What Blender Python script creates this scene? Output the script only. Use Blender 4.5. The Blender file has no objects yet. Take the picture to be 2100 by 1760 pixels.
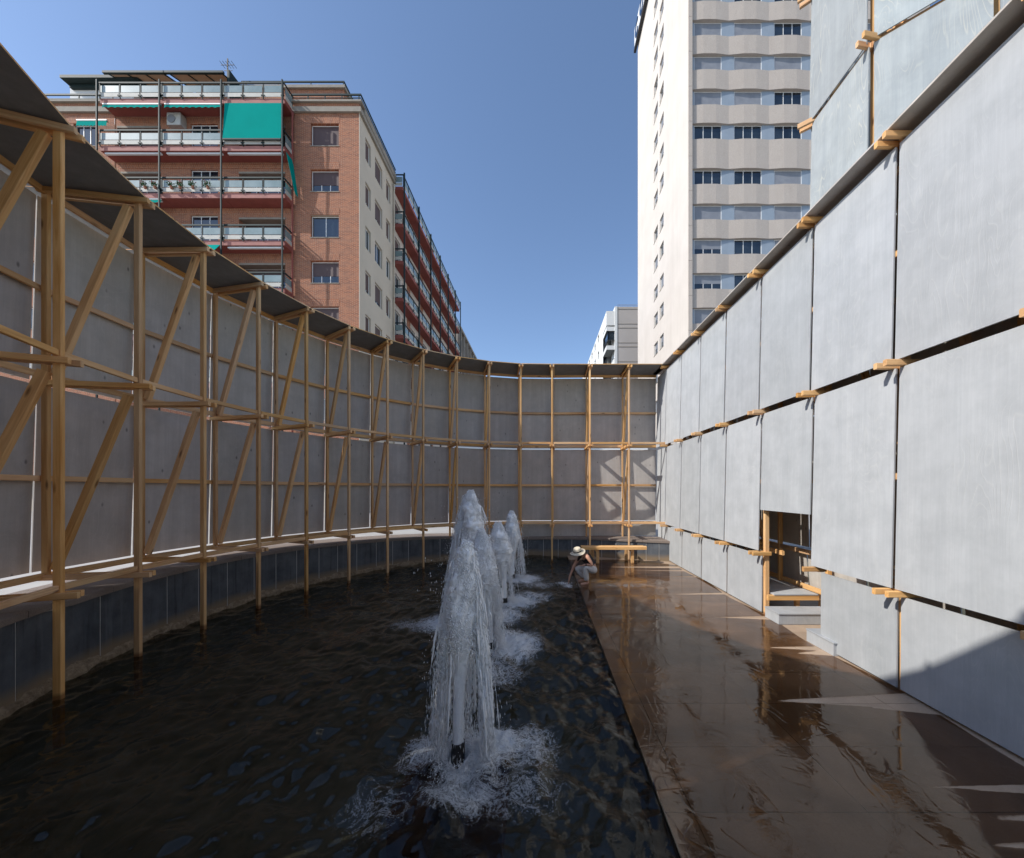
import bpy, bmesh, math, random
import numpy as np
from mathutils import Vector, Matrix
R = math.radians
random.seed(7); rng = np.random.default_rng(7)
S = bpy.context.scene
COL = S.collection

# ------------------------------------------------------------------ camera, sky, sun, exposure
EYE = 2.31                       # metres above the paving
F, PX, PY = 722.0, 1112.0, 1004.0  # focal length and vanishing point, in a 2100 x 1760 picture
cam_d = bpy.data.cameras.new('camera'); cam = bpy.data.objects.new('camera', cam_d); COL.objects.link(cam)
cam.location = (0, 0, EYE); cam.rotation_euler = (R(90), 0, 0)
cam_d.sensor_width = 36; cam_d.sensor_fit = 'HORIZONTAL'; cam_d.lens = 36*F/2100
cam_d.shift_x = -(PX-1050)/2100; cam_d.shift_y = (PY-880)/2100
cam_d.clip_start = .05; cam_d.clip_end = 3000
S.camera = cam
SUN = Vector((-1.154, -.468, 1.0)).normalized()     # towards the sun
W = bpy.data.worlds.new('World'); S.world = W; W.use_nodes = True
wn = W.node_tree.nodes; wl = W.node_tree.links
sky = wn.new('ShaderNodeTexSky'); sky.sky_type = 'NISHITA'; sky.sun_disc = False
sky.sun_elevation = math.asin(SUN.z); sky.sun_rotation = math.atan2(SUN.x, SUN.y)
sky.altitude = 650; sky.air_density = 1.0; sky.dust_density = .9; sky.ozone_density = 2.4
bg = wn['Background']; bg.inputs['Strength'].default_value = .097
wl.new(sky.outputs[0], bg.inputs[0])
sl = bpy.data.lights.new('sun', 'SUN'); sl.energy = 2.15; sl.angle = R(.53); sl.color = (1, .965, .91)
so = bpy.data.objects.new('sun', sl); COL.objects.link(so); so.location = (-40, -20, 60)
so.rotation_euler = SUN.to_track_quat('Z', 'Y').to_euler()
S.view_settings.view_transform = 'Standard'; S.view_settings.look = 'None'
S.view_settings.exposure = 1.16; S.view_settings.gamma = 1; S.view_settings.use_curve_mapping = False
S.cycles.use_denoising = True
S.cycles.max_bounces = 14; S.cycles.diffuse_bounces = 10; S.cycles.glossy_bounces = 4
S.cycles.transparent_max_bounces = 16; S.cycles.caustics_reflective = False; S.cycles.caustics_refractive = False
S.cycles.sample_clamp_indirect = 6

# ------------------------------------------------------------------ node helper
class N:
    def __init__(s, name):
        s.m = bpy.data.materials.new(name); s.m.use_nodes = True
        s.t = s.m.node_tree; s.t.nodes.clear()
        s.out = s.t.nodes.new('ShaderNodeOutputMaterial')
    def n(s, typ, ins=None, **kw):
        d = s.t.nodes.new('ShaderNode'+typ)
        for k, v in kw.items(): setattr(d, k, v)
        for k, v in (ins or {}).items():
            i = d.inputs[k]
            if isinstance(v, bpy.types.NodeSocket): s.t.links.new(v, i)
            else:
                if hasattr(i.default_value, '__len__') and hasattr(v, '__len__') and len(v) == 3 and len(i.default_value) == 4: v = (*v, 1)
                i.default_value = v
        return d
    def math(s, op, a, b=0., clamp=False):
        return s.n('Math', {0: a, 1: b}, operation=op, use_clamp=clamp).outputs[0]
    def mix(s, f, a, b, blend='MIX'):
        d = s.n('Mix', data_type='RGBA', blend_type=blend)
        for i, v in ((0, f), (6, a), (7, b)):
            if isinstance(v, bpy.types.NodeSocket): s.t.links.new(v, d.inputs[i])
            else: d.inputs[i].default_value = (*v, 1) if hasattr(v, '__len__') and len(v) == 3 else v
        return d.outputs[2]
    def noise(s, vec, scale, detail=3, rough=.5, dist=0):
        return s.n('TexNoise', {'Vector': vec, 'Scale': scale, 'Detail': detail, 'Roughness': rough, 'Distortion': dist}).outputs[0]
    def ramp(s, fac, stops):
        d = s.n('ValToRGB', {0: fac}); e = d.color_ramp.elements
        while len(e) < len(stops): e.new(.5)
        for x, (p, c) in zip(e, stops):
            x.position = p; x.color = (*c, 1) if hasattr(c, '__len__') else (c, c, c, 1)
        return d.outputs[0]
    def rng(s, v, a, b, c=0., d=1.):
        return s.n('MapRange', {0: v, 1: a, 2: b, 3: c, 4: d}).outputs[0]
    def obj(s, scale=(1, 1, 1), rand=True):
        tc = s.n('TexCoord').outputs['Object']
        if rand:
            r = s.n('ObjectInfo').outputs['Random']
            off = s.n('CombineXYZ', {0: s.math('MULTIPLY', r, 37.), 1: s.math('MULTIPLY', r, 91.), 2: s.math('MULTIPLY', r, 53.)}).outputs[0]
            tc = s.n('VectorMath', {0: tc, 1: off}, operation='ADD').outputs[0]
        return s.n('Mapping', {0: tc, 3: scale}).outputs[0]
    def schlick(s, nrm, f0):
        inc = s.n('NewGeometry').outputs['Incoming']
        c = s.math('ABSOLUTE', s.n('VectorMath', {0: inc, 1: nrm}, operation='DOT_PRODUCT').outputs['Value'])
        return s.math('ADD', s.math('MULTIPLY', s.math('POWER', s.math('SUBTRACT', 1., c, True), 5.), 1-f0), f0)
    def rand(s): return s.n('ObjectInfo').outputs['Random']
    def bump(s, h, strength, dist=.01, normal=None):
        ins = {'Height': h, 'Strength': strength, 'Distance': dist}
        if normal is not None: ins['Normal'] = normal
        return s.n('Bump', ins).outputs[0]
    def pbr(s, color, rough=.6, bump=None, spec=.5, metal=0., **kw):
        ins = {'Base Color': color, 'Roughness': rough, 'Specular IOR Level': spec, 'Metallic': metal}
        if bump is not None: ins['Normal'] = bump
        ins.update(kw)
        b = s.n('BsdfPrincipled', ins)
        s.t.links.new(b.outputs[0], s.out.inputs[0]); return s.m
    def surf(s, sh): s.t.links.new(sh, s.out.inputs[0]); return s.m

def flat(name, c, rough=.6, spec=.5, metal=0., var=.12, nscale=3.):
    k = N(name); v = k.obj()
    n = k.noise(v, nscale, 4, .6)
    col = k.mix(k.rng(n, .3, .7), tuple(x*(1-var) for x in c), tuple(min(1, x*(1+var)) for x in c))
    return k.pbr(col, rough, k.bump(k.noise(v, nscale*14, 3), .15, .004), spec, metal)

def m_ply(name, ca, cb, line, lamount, knots):
    k = N(name); v = k.obj((1, 1, 1))
    vs = k.n('Mapping', {0: v, 3: (2.2, 2.2, .42)}).outputs[0]
    fld = k.noise(vs, 1.1, 2.5, .45, .5)                       # broad veneer figure
    rings = k.n('Math', {0: k.math('MULTIPLY', fld, 30.)}, operation='FRACT').outputs[0]
    rl = k.rng(k.math('ABSOLUTE', k.math('SUBTRACT', rings, .5)), 0., .13, 1., 0.)
    patch = k.rng(k.noise(v, 1.3, 2), .42, .60)
    fine = k.noise(k.n('Mapping', {0: v, 3: (60, 60, 1.6)}).outputs[0], 1, 4, .6, .3)
    streak = k.noise(k.n('Mapping', {0: v, 3: (7, 7, .35)}).outputs[0], 1, 4, .6)
    blot = k.noise(v, 2.6, 5, .65)
    c = k.mix(k.rng(streak, .25, .75), ca, cb)
    c = k.mix(k.rng(blot, .38, .68, 0, .55), c, tuple(x*.80 for x in ca))
    c = k.mix(k.math('MULTIPLY', k.math('MULTIPLY', rl, patch), lamount), c, line)
    c = k.mix(k.rng(fine, .35, .85, 0., .28), c, tuple(x*.7 for x in ca))
    # panel to panel tone
    r = k.rand(); hv = k.n('HueSaturation', {'Hue': k.rng(k.math('FRACT', k.math('MULTIPLY', r, 17.3)), 0, 1, .488, .512), 'Saturation': k.rng(k.math('FRACT', k.math('MULTIPLY', r, 7.7)), 0, 1, .75, 1.2), 'Value': k.rng(r, 0, 1, .91, 1.07), 'Color': c}).outputs[0]
    if knots:
        vo = k.n('TexVoronoi', {'Vector': k.n('Mapping', {0: v, 3: (7, 7, 3.4)}).outputs[0], 'Scale': 1.}, feature='F1')
        kn = k.math('MULTIPLY', k.rng(vo.outputs['Distance'], .05, .16, 1, 0), k.math('GREATER_THAN', k.n('SeparateColor', {0: vo.outputs['Color']}).outputs[0], .62))
        hv = k.mix(k.math('MULTIPLY', kn, .62), hv, (.03, .03, .032))
    h = k.math('ADD', k.math('MULTIPLY', fine, .6), k.math('MULTIPLY', rl, k.math('MULTIPLY', patch, .6)))
    return k.pbr(hv, .68, k.bump(h, .35, .003), .3)

PLY_LIT = m_ply('stained_plywood', (.42, .435, .445), (.505, .515, .52), (.58, .575, .535), .22, False)
PLY_SHADE = m_ply('stained_plywood_shade', (.45, .41, .365), (.575, .53, .48), (.63, .585, .53), .22, True)  # same plywood, its shade lifted by a paler, warmer colour
PLY_TOWER = m_ply('stained_plywood_figured', (.315, .345, .355), (.42, .445, .44), (.56, .53, .45), .55, False)
PLY_ROOF_SHADE = m_ply('stained_plywood_roof_shade', (.20, .205, .21), (.27, .275, .28), (.25, .25, .25), .15, False)  # same plywood again, underside shade put into a darker colour

def m_timber():
    k = N('pine_timber'); v = k.obj((1, 1, 1)); r = k.rand()
    g = k.noise(k.n('Mapping', {0: v, 3: (1.3, 26, 26)}).outputs[0], 1, 4, .55, 1.2)
    lo = k.noise(k.n('Mapping', {0: v, 3: (.9, 5, 5)}).outputs[0], 1, 3)
    c = k.mix(k.rng(g, .3, .72), (.52, .265, .11), (.77, .475, .235))
    c = k.mix(k.rng(lo, .35, .7, 0, .6), c, (.82, .57, .32))
    vo = k.n('TexVoronoi', {'Vector': k.n('Mapping', {0: v, 3: (2.3, 9, 9)}).outputs[0], 'Scale': 1.})
    sel = k.math('GREATER_THAN', k.n('SeparateColor', {0: vo.outputs['Color']}).outputs[0], .66)
    c = k.mix(k.math('MULTIPLY', k.math('MULTIPLY', k.rng(vo.outputs['Distance'], .07, .2, 1, 0), sel), .8), c, (.13, .055, .022))
    c = k.n('HueSaturation', {'Value': k.rng(r, 0, 1, .80, 1.16), 'Saturation': k.rng(k.math('FRACT', k.math('MULTIPLY', r, 9.1)), 0, 1, .92, 1.18), 'Color': c}).outputs[0]
    # wet, darker foot just above the water
    z = k.n('SeparateXYZ', {0: k.n('NewGeometry').outputs['Position']}).outputs[2]
    c = k.mix(k.rng(z, .015, .06, .75, 0), c, (.16, .055, .015))
    return k.pbr(c, .62, k.bump(g, .3, .002), .3)
TIMBER = m_timber()

def m_stone_slab():   # dark slate facing of the pool wall
    k = N('dark_slate'); v = k.obj(); p = k.n('NewGeometry').outputs['Position']
    z = k.n('SeparateXYZ', {0: p}).outputs[2]
    st = k.noise(k.n('Mapping', {0: v, 3: (9, 9, .5)}).outputs[0], 1, 4, .65)
    bl = k.noise(p, 2.6, 5, .65); gr = k.noise(p, 140, 3, .7)
    c = k.mix(k.rng(bl, .3, .7), (.046, .052, .061), (.118, .127, .138))
    c = k.mix(k.rng(st, .55, .8, 0, .55), c, (.19, .205, .22))
    c = k.mix(k.rng(st, .42, .3, 0, .8), c, (.022, .024, .028))
    c = k.mix(k.rng(gr, .55, .75, 0, .3), c, (.22, .235, .25))
    edge = k.math('ADD', z, k.math('MULTIPLY', k.math('SUBTRACT', bl, .5), .16))
    c = k.mix(k.rng(edge, .10, .24, .85, 0), c, (.24, .17, .10))
    return k.pbr(c, .5, k.bump(gr, .25, .004), .4)
SLATE = m_stone_slab()

def m_crust():
    k = N('lime_crust'); p = k.n('NewGeometry').outputs['Position']
    n = k.noise(p, 9, 6, .7); n2 = k.noise(p, 60, 4, .7)
    c = k.mix(k.rng(n, .35, .65), (.18, .125, .075), (.38, .29, .19))
    c = k.mix(k.rng(n2, .6, .68, 0, .8), c, (.04, .035, .03))
    return k.pbr(c, .8, k.bump(k.math('ADD', n, n2), .9, .02), .2)
CRUST = m_crust()

def m_granite():
    k = N('pink_granite'); v = k.obj()
    n = k.noise(v, 190, 2, .6); l = k.noise(v, 3, 4, .6)
    c = k.mix(k.rng(n, .35, .65), (.155, .12, .098), (.31, .255, .215))
    c = k.mix(k.rng(l, .4, .75, 0, .45), c, (.15, .118, .098))
    return k.pbr(c, .75, k.bump(n, .35, .003), .3)
GRANITE = m_granite()

def m_paving():
    k = N('brown_paving_stone'); v = k.obj(); 
    n = k.noise(v, 2.2, 6, .65, .4); g = k.noise(v, 90, 3, .6)
    c = k.mix(k.rng(n, .3, .7), (.37, .27, .19), (.49, .37, .265))
    c = k.mix(k.rng(g, .4, .7, 0, .35), c, (.31, .20, .125))
    c = k.n('HueSaturation', {'Value': k.rng(k.rand(), 0, 1, .92, 1.08), 'Color': c}).outputs[0]
    return k.pbr(c, .7, k.bump(k.math('ADD', n, k.math('MULTIPLY', g, .3)), .35, .006), .35)
PAVING = m_paving()
MORTAR = flat('joint_mortar', (.10, .075, .055), .9)
SETTS = flat('plaza_concrete', (.40, .385, .36), .85, nscale=.8)
PLASTER = flat('beige_render', (.55, .475, .375), .9, var=.06, nscale=.5)
STEEL_G = flat('dark_green_steel', (.018, .032, .032), .6, .2, nscale=2)
WHITE = flat('white_paint', (.72, .72, .70), .5, var=.05)
WHITE_APRON = flat('painted_apron_panel', (.46, .44, .39), .7, var=.08, nscale=4)
FASCIA = flat('red_fascia_lit', (.36, .15, .125), .8, var=.1, nscale=2.)  # the red balcony paint where sunlit, light put into a paler colour
REDPAINT = flat('red_painted_concrete', (.25, .066, .05), .8, var=.12, nscale=1.5)
DARKMETAL = flat('black_iron', (.02, .017, .015), .5)
TEAL = flat('teal_canvas', (.0, .27, .225), .95, .05, var=.04, nscale=1.)
def m_canvas():
    k = N('tan_canvas'); c = (.42, .31, .225)
    return k.surf(k.n('MixShader', {0: .45, 1: k.n('BsdfDiffuse', {0: c}).outputs[0], 2: k.n('BsdfTranslucent', {0: c}).outputs[0]}).outputs[0])
TAN_CANVAS = m_canvas()
LINTEL = flat('grey_lintel', (.27, .235, .19), .85)
FAR_GREY = flat('grey_far_facade', (.30, .28, .25), .85, nscale=.5)
BROWN_BLIND = None

def m_slats(name, ca, cb, pitch):
    k = N(name); z = k.n('SeparateXYZ', {0: k.n('TexCoord').outputs['Object']}).outputs[2]
    f = k.math('FRACT', k.math('MULTIPLY', z, 1/pitch))
    h = k.math('ABSOLUTE', k.math('SUBTRACT', f, .5))
    c = k.mix(k.rng(h, .38, .5, 0, .5), ca, tuple(x*.55 for x in ca))
    c = k.mix(k.rng(k.noise(k.obj(), 2, 3), .35, .7, 0, .6), c, cb)
    return k.pbr(c, .55, k.bump(h, .5, .01), .4)
BLIND_GREY = m_slats('grey_roller_blind', (.20, .21, .235), (.26, .27, .29), .05)
BLIND_BROWN = m_slats('brown_roller_blind', (.085, .05, .045), (.10, .06, .055), .05)

def m_glass():
    k = N('window_glass'); v = k.obj()
    n = k.noise(v, .7, 2)
    fr = k.n('LayerWeight', {0: .42}).outputs['Fresnel']
    dk = k.n('BsdfDiffuse', {0: k.mix(k.rng(n, .35, .65), (.006, .010, .016), (.022, .032, .042))}).outputs[0]
    gl = k.n('BsdfGlossy', {0: (.85, .92, 1.), 1: .02, 'Normal': k.bump(n, .02, .05)}).outputs[0]
    return k.surf(k.n('MixShader', {0: k.math('MAXIMUM', fr, .09), 1: dk, 2: gl}).outputs[0])
GLASS = m_glass()
def m_frost():
    k = N('frosted_glass'); v = k.obj()
    n = k.noise(v, 1.4, 4, .6)
    c = k.mix(k.rng(n, .3, .7), (.15, .215, .215), (.235, .30, .30))
    return k.pbr(c, .22, None, .6)
FROST = m_frost()
INFILL = flat('pale_blue_infill', (.25, .295, .345), .5, var=.05, nscale=1.)
CURTAIN = flat('net_curtain', (.5, .52, .53), .8, nscale=5)

def m_brick(name, soldier=False):
    k = N(name); tc = k.n('TexCoord').outputs['Object']
    s = k.n('SeparateXYZ', {0: tc})
    u = k.math('ADD', s.outputs[0], s.outputs[1])
    v = k.n('CombineXYZ', {0: s.outputs[2], 1: u}).outputs[0] if soldier else k.n('CombineXYZ', {0: u, 1: s.outputs[2]}).outputs[0]
    b = k.n('TexBrick', {'Vector': v, 'Color1': (.37, .12, .052), 'Color2': (.17, .05, .028), 'Mortar': (.47, .37, .27),
                         'Scale': 1., 'Mortar Size': .008, 'Mortar Smooth': .1, 'Bias': -.15, 'Brick Width': .285, 'Row Height': .072})
    b.inputs['Brick Width'].default_value = .285
    n = k.noise(tc, 1.1, 5, .6); n2 = k.noise(tc, 12, 3)
    c = k.mix(k.rng(n, .3, .75, 0, .28), b.outputs[0], (.40, .17, .09))
    c = k.mix(k.rng(n2, .4, .75, 0, .35), c, (.20, .07, .05))
    return k.pbr(c, .85, k.bump(b.outputs[1], -.5, .012), .25)
BRICK = m_brick('red_brick'); SOLDIER = m_brick('soldier_course_brick', True)

def m_concrete():
    k = N('pebbled_concrete'); v = k.obj(); p = k.n('TexCoord').outputs['Object']
    z = k.n('SeparateXYZ', {0: p}).outputs[2]
    g = k.noise(v, 16, 5, .75); l = k.noise(v, 1.2, 4, .6)
    st = k.noise(k.n('Mapping', {0: v, 3: (3, 3, .25)}).outputs[0], 1, 4, .7)
    c = k.mix(k.rng(g, .3, .7), (.375, .325, .28), (.52, .455, .395))
    c = k.mix(k.rng(l, .4, .7, 0, .35), c, (.40, .34, .29))
    c = k.mix(k.rng(st, .55, .8, 0, .3), c, (.33, .27, .23))
    return k.pbr(c, .9, k.bump(g, .3, .02), .2)
CONC = m_concrete()
def m_cream():
    k = N('cream_render'); v = k.obj(rand=False)
    st = k.noise(k.n('Mapping', {0: v, 3: (.9, .9, .06)}).outputs[0], 1, 5, .7)
    l = k.noise(v, .35, 4, .6); g = k.noise(v, 5, 4, .7)
    c = k.mix(k.rng(l, .3, .7), (.60, .545, .485), (.665, .605, .545))
    c = k.mix(k.rng(st, .5, .78, 0, .3), c, (.43, .365, .315))
    return k.pbr(c, .9, k.bump(g, .25, .02), .2)
CREAM = m_cream()
TRAV = flat('grey_plaster', (.44, .40, .37), .9, var=.05, nscale=.3)
WHITEWALL = flat('white_render', (.70, .70, .68), .9, var=.03, nscale=.4)
LOGGIA = flat('loggia_soffit', (.16, .165, .16), .8)
NAVY = flat('navy_sign_letters', (.012, .05, .13), .4)

# ------------------------------------------------------------------ object helpers
ROOT = {}
def thing(name, label, cat, loc=(0, 0, 0), group=None):
    o = bpy.data.objects.new(name, None); COL.objects.link(o); o.location = loc
    o.empty_display_size = .2
    o['label'] = label; o['category'] = cat
    if group: o['group'] = group
    ROOT[o.name] = Vector(loc)
    return o
def tag(o, label, cat, group=None):
    o['label'] = label; o['category'] = cat
    if group: o['group'] = group
    return o
WLOC = {}
def link(name, me, mat, parent=None, M=None, label=None, kind=None, smooth=False):
    """M is the world matrix of the object (parents are never rotated)"""
    o = bpy.data.objects.new(name, me); COL.objects.link(o)
    if mat is not None and not me.materials: me.materials.append(mat)
    M = M or Matrix.Identity(4)
    W_ = M.translation.copy(); WLOC[o.name] = W_
    if parent is not None:
        o.parent = parent
        pw = ROOT.get(parent.name); 
        if pw is None: pw = WLOC[parent.name]
        L = M.copy(); L.translation = W_-pw
        if parent.name not in ROOT and parent.matrix_basis.to_3x3() != Matrix.Identity(3):
            pr = PW[parent.name]; L = pr.inverted() @ M
        o.matrix_basis = L
    else: o.matrix_basis = M
    PW[o.name] = M.copy()
    if label: o['label'] = label
    if kind: o['kind'] = kind
    if smooth:
        for p in me.polygons: p.use_smooth = True
    return o
PW = {}
def mesh(name, v, f):
    me = bpy.data.meshes.new(name); me.from_pydata([tuple(x) for x in v], [], f); me.update(); return me
def np_mesh(name, V, Fa):
    """numpy mesh; Fa is (n,k) with constant k"""
    me = bpy.data.meshes.new(name); n, k = Fa.shape
    me.vertices.add(len(V)); me.vertices.foreach_set('co', np.asarray(V, np.float32).ravel())
    me.loops.add(n*k); me.loops.foreach_set('vertex_index', Fa.astype(np.int32).ravel())
    me.polygons.add(n); me.polygons.foreach_set('loop_start', np.arange(0, n*k, k, dtype=np.int32))
    me.update(calc_edges=True); return me
class MB:
    """collects boxes and quads for ONE mesh object"""
    def __init__(s): s.v = []; s.f = []
    def box(s, x0, y0, z0, x1, y1, z1):
        b = len(s.v)
        s.v += [(x0,y0,z0),(x1,y0,z0),(x1,y1,z0),(x0,y1,z0),(x0,y0,z1),(x1,y0,z1),(x1,y1,z1),(x0,y1,z1)]
        s.f += [tuple(b+i for i in q) for q in ((0,3,2,1),(4,5,6,7),(0,1,5,4),(1,2,6,5),(2,3,7,6),(3,0,4,7))]
    def prism(s, prof, d0, d1, axis=0):
        """extrude a closed polygon; prof in the two other axes"""
        b = len(s.v); n = len(prof)
        for d in (d0, d1):
            for p in prof:
                q = list(p); q.insert(axis, d); s.v.append(tuple(q))
        s.f += [tuple(b+i for i in range(n))[::-1], tuple(b+n+i for i in range(n))]
        s.f += [(b+i, b+(i+1) % n, b+n+(i+1) % n, b+n+i) for i in range(n)]
    def quad(s, *p):
        b = len(s.v); s.v += list(p); s.f.append(tuple(range(b, b+len(p))))
    def build(s, name, mat, parent=None, label=None, kind=None, origin=None):
        if origin is None:
            a = np.array(s.v); origin = (a.min(0)+a.max(0))/2
        o = Vector(origin); me = mesh(name, [Vector(p)-o for p in s.v], s.f)
        bm = bmesh.new(); bm.from_mesh(me); bmesh.ops.recalc_face_normals(bm, faces=bm.faces); bm.to_mesh(me); bm.free()
        return link(name, me, mat, parent, Matrix.Translation(o), label, kind)
def box(name, mat, parent, x0, y0, z0, x1, y1, z1, **kw):
    m = MB(); m.box(min(x0,x1), min(y0,y1), min(z0,z1), max(x0,x1), max(y0,y1), max(z0,z1)); return m.build(name, mat, parent, **kw)
CHAM = .006
def beam(name, p0, p1, w, h, parent, mat=None, up=Vector((0, 0, 1)), ext=0.):
    """sawn timber from p0 to p1 with softened edges; w across, h along 'up'"""
    p0 = Vector(p0); p1 = Vector(p1); d = (p1-p0); L = d.length; x = d.normalized()
    y = up.cross(x)
    if y.length < 1e-4: y = Vector((0, 1, 0))
    y.normalize(); z = x.cross(y)
    a, b, c = w/2, h/2, CHAM
    prof = [(-a+c,-b),(a-c,-b),(a,-b+c),(a,b-c),(a-c,b),(-a+c,b),(-a,b-c),(-a,-b+c)]
    bow = random.uniform(-.006, .006)*min(L/2.5, 1.2); n = 3 if L > 1.6 else 2
    v = []; f = []
    for i in range(n):
        t = i/(n-1); off = bow*(1-(2*t-1)**2)
        for q in prof: v.append((-ext+t*(L+2*ext), q[0]+off, q[1]+off*.5))
    for i in range(n-1):
        f += [(i*8+j, i*8+(j+1) % 8, i*8+8+(j+1) % 8, i*8+8+j) for j in range(8)]
    f += [tuple(range(7, -1, -1)), tuple((n-1)*8+j for j in range(8))]
    M = Matrix((x, y, z)).transposed().to_4x4(); M.translation = p0
    return link(name, mesh(name, v, f), mat or TIMBER, parent, M)
def tube_mesh(pts, rad, seg=8, caps=True):
    v = []; f = []; pts = [Vector(p) for p in pts]; n = len(pts)
    rad = rad if hasattr(rad, '__len__') else [rad]*n
    for i, p in enumerate(pts):
        d = (pts[min(i+1, n-1)]-pts[max(i-1, 0)]).normalized()
        a = d.orthogonal().normalized() if abs(d.z) < .9 else Vector((1, 0, 0)); a = (a-d*a.dot(d)).normalized(); b = d.cross(a)
        for j in range(seg):
            t = 2*math.pi*j/seg; v.append(p+(a*math.cos(t)+b*math.sin(t))*rad[i])
    for i in range(n-1):
        f += [(i*seg+j, i*seg+(j+1) % seg, (i+1)*seg+(j+1) % seg, (i+1)*seg+j) for j in range(seg)]
    if caps: f += [tuple(range(seg))[::-1], tuple((n-1)*seg+j for j in range(seg))]
    return v, f
def tube(name, mat, parent, pts, rad, seg=8, smooth=True, **kw):
    v, f = tube_mesh(pts, rad, seg); o = v[0].copy()
    return link(name, mesh(name, [p-o for p in v], f), mat, parent, Matrix.Translation(o), smooth=smooth, **kw)
def panel(name, mat, parent, bl, br, tl, tr, thick=.016, warp=.004):
    """plywood sheet through four corners, thickness away from its front"""
    bl, br, tl, tr = map(Vector, (bl, br, tl, tr))
    o = (bl+br+tl+tr)/4; x = ((br-bl)+(tr-tl)).normalized(); z = ((tl-bl)+(tr-br)); z = (z-x*z.dot(x)).normalized(); y = z.cross(x)
    M = Matrix((x, y, z)).transposed().to_4x4(); M.translation = o; Mi = M.inverted()
    a, b, c, d = (Mi @ p for p in (bl, br, tr, tl))
    nx, nz = 4, 5; v = []; f = []
    w1, w2 = random.uniform(-warp, warp), random.uniform(-warp, warp)
    for s in (0, 1):
        for j in range(nz):
            for i in range(nx):
                u, t = i/(nx-1), j/(nz-1)
                p = a.lerp(b, u).lerp(d.lerp(c, u), t)
                p.y += (w1*(1-(2*u-1)**2)+w2*(1-(2*t-1)**2)) + (thick if s else 0); v.append(p)
    q = nx*nz
    for j in range(nz-1):
        for i in range(nx-1):
            k = j*nx+i; f += [(k, k+1, k+nx+1, k+nx), (q+k, q+k+nx, q+k+nx+1, q+k+1)]
    rim = [i for i in range(nx)]+[j*nx+nx-1 for j in range(1, nz)]+[(nz-1)*nx+i for i in range(nx-2, -1, -1)]+[j*nx for j in range(nz-2, 0, -1)]
    f += [(rim[i], q+rim[i], q+rim[(i+1) % len(rim)], rim[(i+1) % len(rim)]) for i in range(len(rim))]
    return link(name, mesh(name, v, f), mat, parent, M)
def at(x, y, Y):
    """the place at depth Y that the camera sees at (x, y) of the 2100 x 1760 picture"""
    return Vector(((x-PX)/F*Y, Y, EYE+(PY-y)/F*Y))
def ax(x, Y): return (x-PX)/F*Y
def az(y, Y): return EYE+(PY-y)/F*Y

# ------------------------------------------------------------------ ground, pool basin, pool wall
PC = Vector((-.1, 6.3)); PR = 6.08            # the round basin
EDGE = .88                                    # straight edge between pool and paving
WZ = -.02                                     # water level
def ctop(X, Y):                               # top of the coping
    if Y < 4.2: return .98 if X < 1 else .66
    return float(np.interp(X, [-6.2, -5.2, -.75, 1.7, 4.2], [.97, .89, .62, .655, .66]))
def ring(a, r):
    p = Vector((PC.x+r*math.cos(a), PC.y+r*math.sin(a)))
    if p.x > 1.2 and p.y > 8 and r < 8: p.y = max(p.y, 12.21-(p.x-1.2)*.32+(r-PR))     # straight run beside the bench
    return p
v = []; f = []; rr = [6.6, 7.6, 9, 14, 30, 80, 300, 1500]; na = 96
for i in range(na):
    a = 2*math.pi*i/na
    for r in rr:
        p = ring(a, r); q = ring(a, 6.3)
        v.append((p.x, p.y, ctop(q.x, q.y)-.08 if r < 300 else .55))
for i in range(na):
    for j in range(len(rr)-1):
        a = i*len(rr)+j; b = ((i+1) % na)*len(rr)+j; f.append((a, a+1, b+1, b))
link('ground', mesh('ground', v, f), SETTS, kind='structure')

basin = MB()
bz = -.55
v = [(PC.x, PC.y, bz)]+[(*ring(2*math.pi*i/72, PR+.02), bz) for i in range(72)]
v += [(*ring(2*math.pi*i/72, PR+.02), -.03) for i in range(72)]
f = [(0, 1+i, 1+(i+1) % 72) for i in range(72)]+[(1+i, 73+i, 73+(i+1) % 72, 1+(i+1) % 72) for i in range(72)]
def m_bottom():
    k = N('pool_bottom'); p = k.n('NewGeometry').outputs['Position']
    n = k.noise(p, 1.8, 6, .65, .6)
    c = k.mix(k.rng(n, .3, .7), (.12, .11, .08), (.26, .235, .18))
    return k.pbr(c, .9, k.bump(n, .6, .04), .2)
link('pool_basin', mesh('pool_basin', v, f), m_bottom(), kind='structure')

pw = thing('pool_wall', 'curved low wall of dark slate slabs with pale granite coping around the pool', 'wall', (PC.x, PC.y, 0))
ang = R(45.5); seg = .5/PR
a = ang; end = R(52.5+247)
k_ = 0
while a < end:
    b = min(a+seg*random.choice((.96, 1.04, 1.1)), end); g = .0085/PR
    v = []; f = []
    for t in (a+g, (a+b)/2, b-g):
        for r_, top in ((PR, 1), (PR+.10, 1)):
            p = ring(t, r_); z1 = ctop(p.x, p.y)-.075
            v += [(p.x, p.y, -.12), (p.x, p.y, z1)]
    for i in range(2):
        o = i*4; f += [(o, o+1, o+5, o+4), (o+2, o+6, o+7, o+3), (o+1, o+3, o+7, o+5)]
    f += [(0, 2, 3, 1), (8, 9, 11, 10)]
    m = MB(); m.v = v; m.f = f; m.build('stone_slab', SLATE, pw)
    a = b
a = ang; segc = 1.12/PR
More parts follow.
